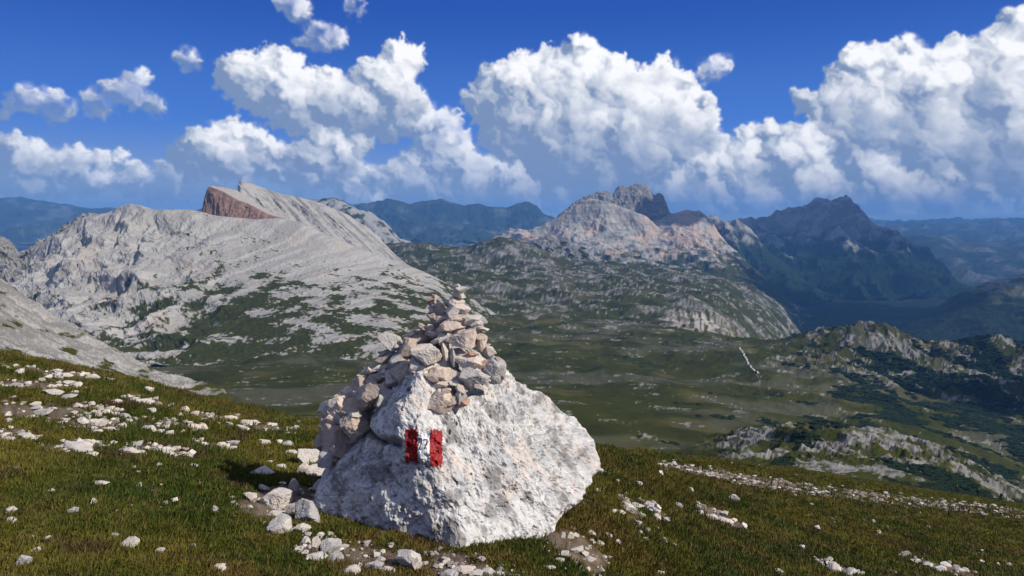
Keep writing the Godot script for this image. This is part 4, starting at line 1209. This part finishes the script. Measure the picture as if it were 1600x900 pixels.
func loose(px: float, py: float, wpx: float, hpx: float, tone: String, kind: String) -> void:
	var g := ground_hit(px, py)
	var k := -g.z / F
	var w := wpx * k * 0.5; var h := hpx * k * 0.5
	var o := rock(tone, Vector3(g.x, g.y + h * 0.45, g.z), Vector3(w, h, (w + h) * 0.5), rng.randf_range(-0.2, 0.2))
	var label: String = SAY[kind][0]
	if SAY[kind][1] and kind != "pair":
		# first its look: size, form, tone; then what it lies on or beside
		var size_ := "tiny" if w < 0.035 else "small" if w < 0.06 else "fist-sized" if w < 0.10 else "large" if w < 0.2 else "very large"
		var form := "flat" if h < w * 0.5 else "blocky" if h > w * 0.85 else "lumpy"
		label = "%s %s %s %s" % [size_, form, {"white": "chalk-white", "cream": "cream", "grey": "grey", "pink": "pinkish"}[tone], SAY[kind][2]]
		if kind == "turf": label += " uphill of the boulder" if px < 480.0 else " below the stony footpath"
		if kind == "patch": label += " close to the boulder" if px < 960.0 else " on the open slope"
	thing(o, "stone", label, "stone", SAY[kind][1])

func build_stones() -> void:
	rng.seed = 505
	for s in LOOSE: loose(s[0], s[1], s[2], s[3], s[4], s[5])
	var tones_ := ["white", "cream", "cream", "grey"]
	# more on the crest and the bare patches to the left
	var made := 0
	while made < 74:
		var px := rng.randf_range(-40, 470)
		var edge := tab_edge(px)
		var py := edge + 3.0 + pow(rng.randf(), 1.6) * 110.0
		var g := ground_hit(px, py)
		if stony(g.x, g.z) < 0.35 and rng.randf() < 0.85: continue
		var w := rng.randf_range(6, 20) * clampf(1.3 - (py - edge) / 200.0, 0.6, 1.3)
		loose(px, py, w, w * rng.randf_range(0.35, 0.65), tones_[rng.randi() % 4], "crest" if py < edge + 30.0 else "turf")
		made += 1
	# gravel: too small to count
	var mm := MultiMesh.new()
	mm.transform_format = MultiMesh.TRANSFORM_3D
	mm.use_colors = true
	mm.mesh = stones[3]
	var spots: Array[Transform3D] = []
	for i in bare_at.size():
		var n := 46
		for j in n:
			var a := rng.randf() * TAU; var q := sqrt(rng.randf()) * 1.05
			var x := bare_at[i].x + cos(a) * q * bare_r[i].x; var z := bare_at[i].z + sin(a) * q * bare_r[i].y
			var s := (0.006 + 0.030 * pow(rng.randf(), 2.5)) * clampf(-z / 6.0, 0.7, 2.2)
			spots.append(Transform3D(Basis.from_euler(Vector3(rng.randf() * 6.3, rng.randf() * 6.3, 0)).scaled(Vector3(s, s * 0.6, s)), Vector3(x, ground_y(x, z) + s * 0.35, z)))
	for p in path_spots:
		var s := rng.randf_range(0.03, 0.15) * clampf(-p.z / 60.0, 0.4, 1.5)
		spots.append(Transform3D(Basis.from_euler(Vector3(rng.randf() * 6.3, rng.randf() * 6.3, 0)).scaled(Vector3(s * 1.4, s * 0.6, s)), p + Vector3(rng.randf_range(-0.3, 0.3), 0.03, rng.randf_range(-0.3, 0.3))))
	for i in 2600:
		var u := rng.randf_range(-0.8, 0.8)
		var d := 2.6 * pow(30.0, rng.randf())
		var x := u * d
		if stony(x, -d) < 0.30: continue
		var s := rng.randf_range(0.008, 0.03) * clampf(d / 6.0, 0.7, 2.5)
		spots.append(Transform3D(Basis.from_euler(Vector3(rng.randf() * 6.3, rng.randf() * 6.3, 0)).scaled(Vector3(s, s * 0.6, s)), Vector3(x, ground_y(x, -d) + s * 0.3, -d)))
	mm.instance_count = spots.size()
	for i in spots.size():
		mm.set_instance_transform(i, spots[i])
		var v := rng.randf_range(0.22, 0.60)
		mm.set_instance_color(i, Color(v, v * rng.randf_range(0.90, 0.98), v * rng.randf_range(0.80, 0.95)))
	var o := MultiMeshInstance3D.new()
	o.multimesh = mm
	o.material_override = vmat(0.95, 0.2)
	o.name = "gravel"; o.set_meta("kind", "stuff"); o.set_meta("label", "pale limestone gravel strewn over turf and footpath")
	add_child(o)

func tab_edge(px: float) -> float:
	var u := (px - 800.0) / F
	return HZ + F * (tab(tab_s, u) + 2.0 * H0 / tab(tab_d, u))

# ------------------------------------------------------------------ grass
func tuft(seed_: int, blades: int, tall: float, wide: float) -> ArrayMesh:
	var r := RandomNumberGenerator.new(); r.seed = seed_
	var v := PackedVector3Array(); var ix := PackedInt32Array(); var c := PackedColorArray()
	for b in blades:
		var a := r.randf() * TAU
		var q := sqrt(r.randf()) * wide
		var base := Vector3(cos(a) * q, -0.01, sin(a) * q)
		var lean := Vector3(cos(a) * r.randf_range(0.1, 0.9), 0, sin(a) * r.randf_range(0.1, 0.9)) + Vector3(r.randf_range(-0.3, 0.3), 0, r.randf_range(-0.3, 0.3))
		var h := tall * r.randf_range(0.5, 1.1)
		var side := Vector3(-sin(a), 0, cos(a)).rotated(Vector3.UP, r.randf_range(-1, 1)) * r.randf_range(0.0022, 0.0042)
		var mid := base + Vector3(0, h * 0.6, 0) + lean * h * 0.3
		var tip := base + Vector3(0, h * 0.95, 0) + lean * h * 0.85
		var n := v.size()
		v.append_array([base - side, base + side, mid - side * 0.8, mid + side * 0.8, tip])
		var t := r.randf_range(0.75, 1.25)
		for i in 5: c.append(Color(t, t * r.randf_range(0.94, 1.04), t * 0.95))
		ix.append_array([n, n + 2, n + 1, n + 1, n + 2, n + 3, n + 2, n + 4, n + 3])
	return mesh_of(v, c, ix, true)

func build_grass() -> void:
	var m := vmat(0.8, 0.3)
	m.backlight_enabled = true
	m.backlight = Color(0.25, 0.28, 0.10)
	var kinds := [tuft(1, 18, 0.030, 0.060), tuft(2, 22, 0.024, 0.07), tuft(3, 14, 0.042, 0.05), tuft(4, 9, 0.048, 0.045)]
	var spots := [[], [], [], []]
	for i in 200000:
		var u := rng.randf_range(-0.92, 0.92)
		var d := 2.3 * pow(75.0, rng.randf())
		var x := u * d
		var far := tab(tab_d, u)
		if d > far * 1.35: continue
		if stony(x, -d) > 0.62: continue
		var s := rng.randf_range(0.75, 1.35) * clampf(pow(d / 5.0, 0.60), 0.8, 4.5)
		spots[rng.randi() % 3 if rng.randf() < 0.93 else 3].append([x, d, s])
	for k in 4:
		var mm := MultiMesh.new()
		mm.transform_format = MultiMesh.TRANSFORM_3D
		mm.use_colors = true
		mm.mesh = kinds[k]
		mm.instance_count = spots[k].size()
		for i in spots[k].size():
			var q: Array = spots[k][i]
			var x: float = q[0]; var d: float = q[1]; var s: float = q[2]
			mm.set_instance_transform(i, Transform3D(Basis(Vector3.UP, rng.randf() * TAU).scaled(Vector3(s, s * rng.randf_range(0.7, 1.2) * clampf(1.6 / pow(s, 0.4), 0.5, 1.0), s)), Vector3(x, ground_y(x, -d), -d)))
			mm.set_instance_color(i, turf_color(x, -d, rng.randf_range(-0.5, 0.5)) * rng.randf_range(0.9, 1.5) if k < 3 else mixc(Color(0.15, 0.115, 0.035), Color(0.10, 0.065, 0.025), rng.randf()))
		var o := MultiMeshInstance3D.new()
		o.multimesh = mm
		o.material_override = m
		o.name = numbered("grass")
		o.set_meta("kind", "stuff"); o.set_meta("label", "short green and ochre alpine grass")
		add_child(o)

# ------------------------------------------------------------------ hikers far down the path
func surface_net(lo: Vector3, hi: Vector3, cell: float, dist: Callable, tint: Callable) -> ArrayMesh:
	var n := Vector3i(((hi - lo) / cell).ceil())
	var g := PackedFloat32Array(); g.resize((n.x + 1) * (n.y + 1) * (n.z + 1))
	var sx := n.x + 1; var sxy := (n.x + 1) * (n.y + 1)
	for z in n.z + 1:
		for y in n.y + 1:
			for x in n.x + 1: g[x + y * sx + z * sxy] = dist.call(lo + Vector3(x, y, z) * cell)
	var at := {}
	var v := PackedVector3Array(); var c := PackedColorArray(); var ix := PackedInt32Array()
	for z in n.z:
		for y in n.y:
			for x in n.x:
				var k := x + y * sx + z * sxy
				var inside := 0
				var sum := Vector3.ZERO; var cnt := 0
				for e in [[0, 1, Vector3.ZERO, Vector3.RIGHT], [0, sx, Vector3.ZERO, Vector3.UP], [0, sxy, Vector3.ZERO, Vector3.BACK], [1, 1 + sx, Vector3.RIGHT, Vector3.UP], [1, 1 + sxy, Vector3.RIGHT, Vector3.BACK], [sx, sx + 1, Vector3.UP, Vector3.RIGHT], [sx, sx + sxy, Vector3.UP, Vector3.BACK], [sxy, sxy + 1, Vector3.BACK, Vector3.RIGHT], [sxy, sxy + sx, Vector3.BACK, Vector3.UP], [1 + sx, 1 + sx + sxy, Vector3(1, 1, 0), Vector3.BACK], [1 + sxy, 1 + sx + sxy, Vector3(1, 0, 1), Vector3.UP], [sx + sxy, 1 + sx + sxy, Vector3(0, 1, 1), Vector3.RIGHT]]:
					var a: float = g[k + e[0]]; var b: float = g[k + e[1]]
					if (a < 0.0) != (b < 0.0):
						sum += e[2] + e[3] * (a / (a - b)); cnt += 1
				if cnt:
					var p := lo + (Vector3(x, y, z) + sum / cnt) * cell
					at[k] = v.size()
					v.append(p); c.append(tint.call(p))
	for k in at:
		for e in [[1, sx, sxy], [sx, sxy, 1], [sxy, 1, sx]]:
			var a: float = g[k]; var b: float = g[k + e[0]]
			if (a < 0.0) == (b < 0.0): continue
			var q := [k, k - e[1], k - e[1] - e[2], k - e[2]]
			if not (at.has(q[1]) and at.has(q[2]) and at.has(q[3])): continue
			var i0: int = at[q[0]]; var i1: int = at[q[1]]; var i2: int = at[q[2]]; var i3: int = at[q[3]]
			if a < 0.0: ix.append_array([i0, i2, i1, i0, i3, i2])
			else: ix.append_array([i0, i1, i2, i0, i2, i3])
	return mesh_of(v, c, ix, true)

func capsule(p: Vector3, a: Vector3, b: Vector3, ra: float, rb: float) -> float:
	var t := clampf((p - a).dot(b - a) / (b - a).length_squared(), 0.0, 1.0)
	return p.distance_to(a.lerp(b, t)) - lerpf(ra, rb, t)

func hiker(px: float, away: float, turn: float, stoop: float, jacket: Color, trousers: Color, label: String) -> void:
	var root := Node3D.new()
	var g := Vector3((px - 800.0) / F * away, 0, -away)
	g.y = ground_y(g.x, g.z)
	root.position = g
	root.rotation.y = turn
	thing(root, "person", label, "person", "")
	var hip := Vector3(0, 0.92, 0); var chest := Vector3(0, 1.36, stoop * 0.9); var head := Vector3(0, 1.64 - stoop * 0.25, stoop * 1.4 + 0.03)
	var bones := []
	for s in [-1.0, 1.0]:
		var st: float = 0.16 * s
		bones.append([Vector3(0.09 * s, 0.92, 0), Vector3(0.10 * s, 0.50, st + 0.06), 0.095, 0.065]); bones.append([Vector3(0.10 * s, 0.50, st + 0.06), Vector3(0.10 * s, 0.09, st), 0.062, 0.045])
		bones.append([Vector3(0.10 * s, 0.05, st - 0.04), Vector3(0.11 * s, 0.04, st + 0.15), 0.05, 0.04])
		var el := chest + Vector3(0.26 * s, -0.22, 0.04 - st * 0.5)
		var wr := el + Vector3(0.02 * s, -0.10, 0.22)
		bones.append([chest + Vector3(0.17 * s, 0.06, 0), el, 0.062, 0.05]); bones.append([el, wr, 0.048, 0.036]); bones.append([wr, wr + Vector3(0, -0.05, 0.06), 0.04, 0.03])
	bones.append([hip, chest + Vector3(0, -0.12, 0), 0.14, 0.145]); bones.append([chest + Vector3(-0.10, 0, 0), chest + Vector3(0.10, 0, 0), 0.125, 0.125])
	bones.append([chest, head, 0.06, 0.055]); bones.append([head, head + Vector3(0, 0.07, 0.01), 0.085, 0.095])
	var dist := func(p: Vector3) -> float:
		var s := 0.0
		for b in bones: s += exp(-60.0 * capsule(p, b[0], b[1], b[2], b[3]))
		return -log(maxf(s, 1e-30)) / 60.0
	var body := inst(surface_net(Vector3(-0.5, -0.05, -0.4), Vector3(0.5, 1.95, 0.75), 0.05, dist, func(p: Vector3) -> Color:
		if p.y > head.y - 0.12 and absf(p.x) < 0.15: return Color(0.42, 0.26, 0.19)
		if p.y > 0.95: return jacket
		return trousers if p.y > 0.10 else Color(0.05, 0.04, 0.03)), vmat(0.9, 0.2))
	body.name = "body"
	root.add_child(body, true)
	var pack := CapsuleMesh.new(); pack.radius = 0.16; pack.height = 0.56; pack.radial_segments = 14; pack.rings = 5
	var pm := StandardMaterial3D.new(); pm.albedo_color = Color(0.03, 0.035, 0.045).linear_to_srgb(); pm.roughness = 0.8
	var po := inst(pack, pm); po.name = "backpack"
	po.transform = Transform3D(Basis(Vector3.RIGHT, stoop * 0.9) * Basis.from_scale(Vector3(1.0, 1.0, 0.72)), chest + Vector3(0, -0.10, -0.20))
	root.add_child(po, true)
	var hat := SphereMesh.new(); hat.radius = 0.108; hat.height = 0.15; hat.is_hemisphere = false
	var hm := StandardMaterial3D.new(); hm.albedo_color = Color(0.05, 0.035, 0.025).linear_to_srgb(); hm.roughness = 0.9
	var ho := inst(hat, hm); ho.name = "hair"
	ho.position = head + Vector3(0, 0.115, -0.015)
	root.add_child(ho, true)

func build_hikers() -> void:
	hiker(1495, 128.0, 0.4, 0.05, Color(0.05, 0.03, 0.03), Color(0.03, 0.03, 0.035), "walker in a dark reddish jacket, last on the stony footpath")
	hiker(1528, 132.0, 0.9, 0.08, Color(0.02, 0.03, 0.03), Color(0.02, 0.02, 0.022), "tall walker in dark clothes between the other two")
	hiker(1563, 134.0, 1.2, 0.30, Color(0.012, 0.012, 0.014), Color(0.015, 0.015, 0.018), "walker in black stooping under a backpack, farthest down the path")
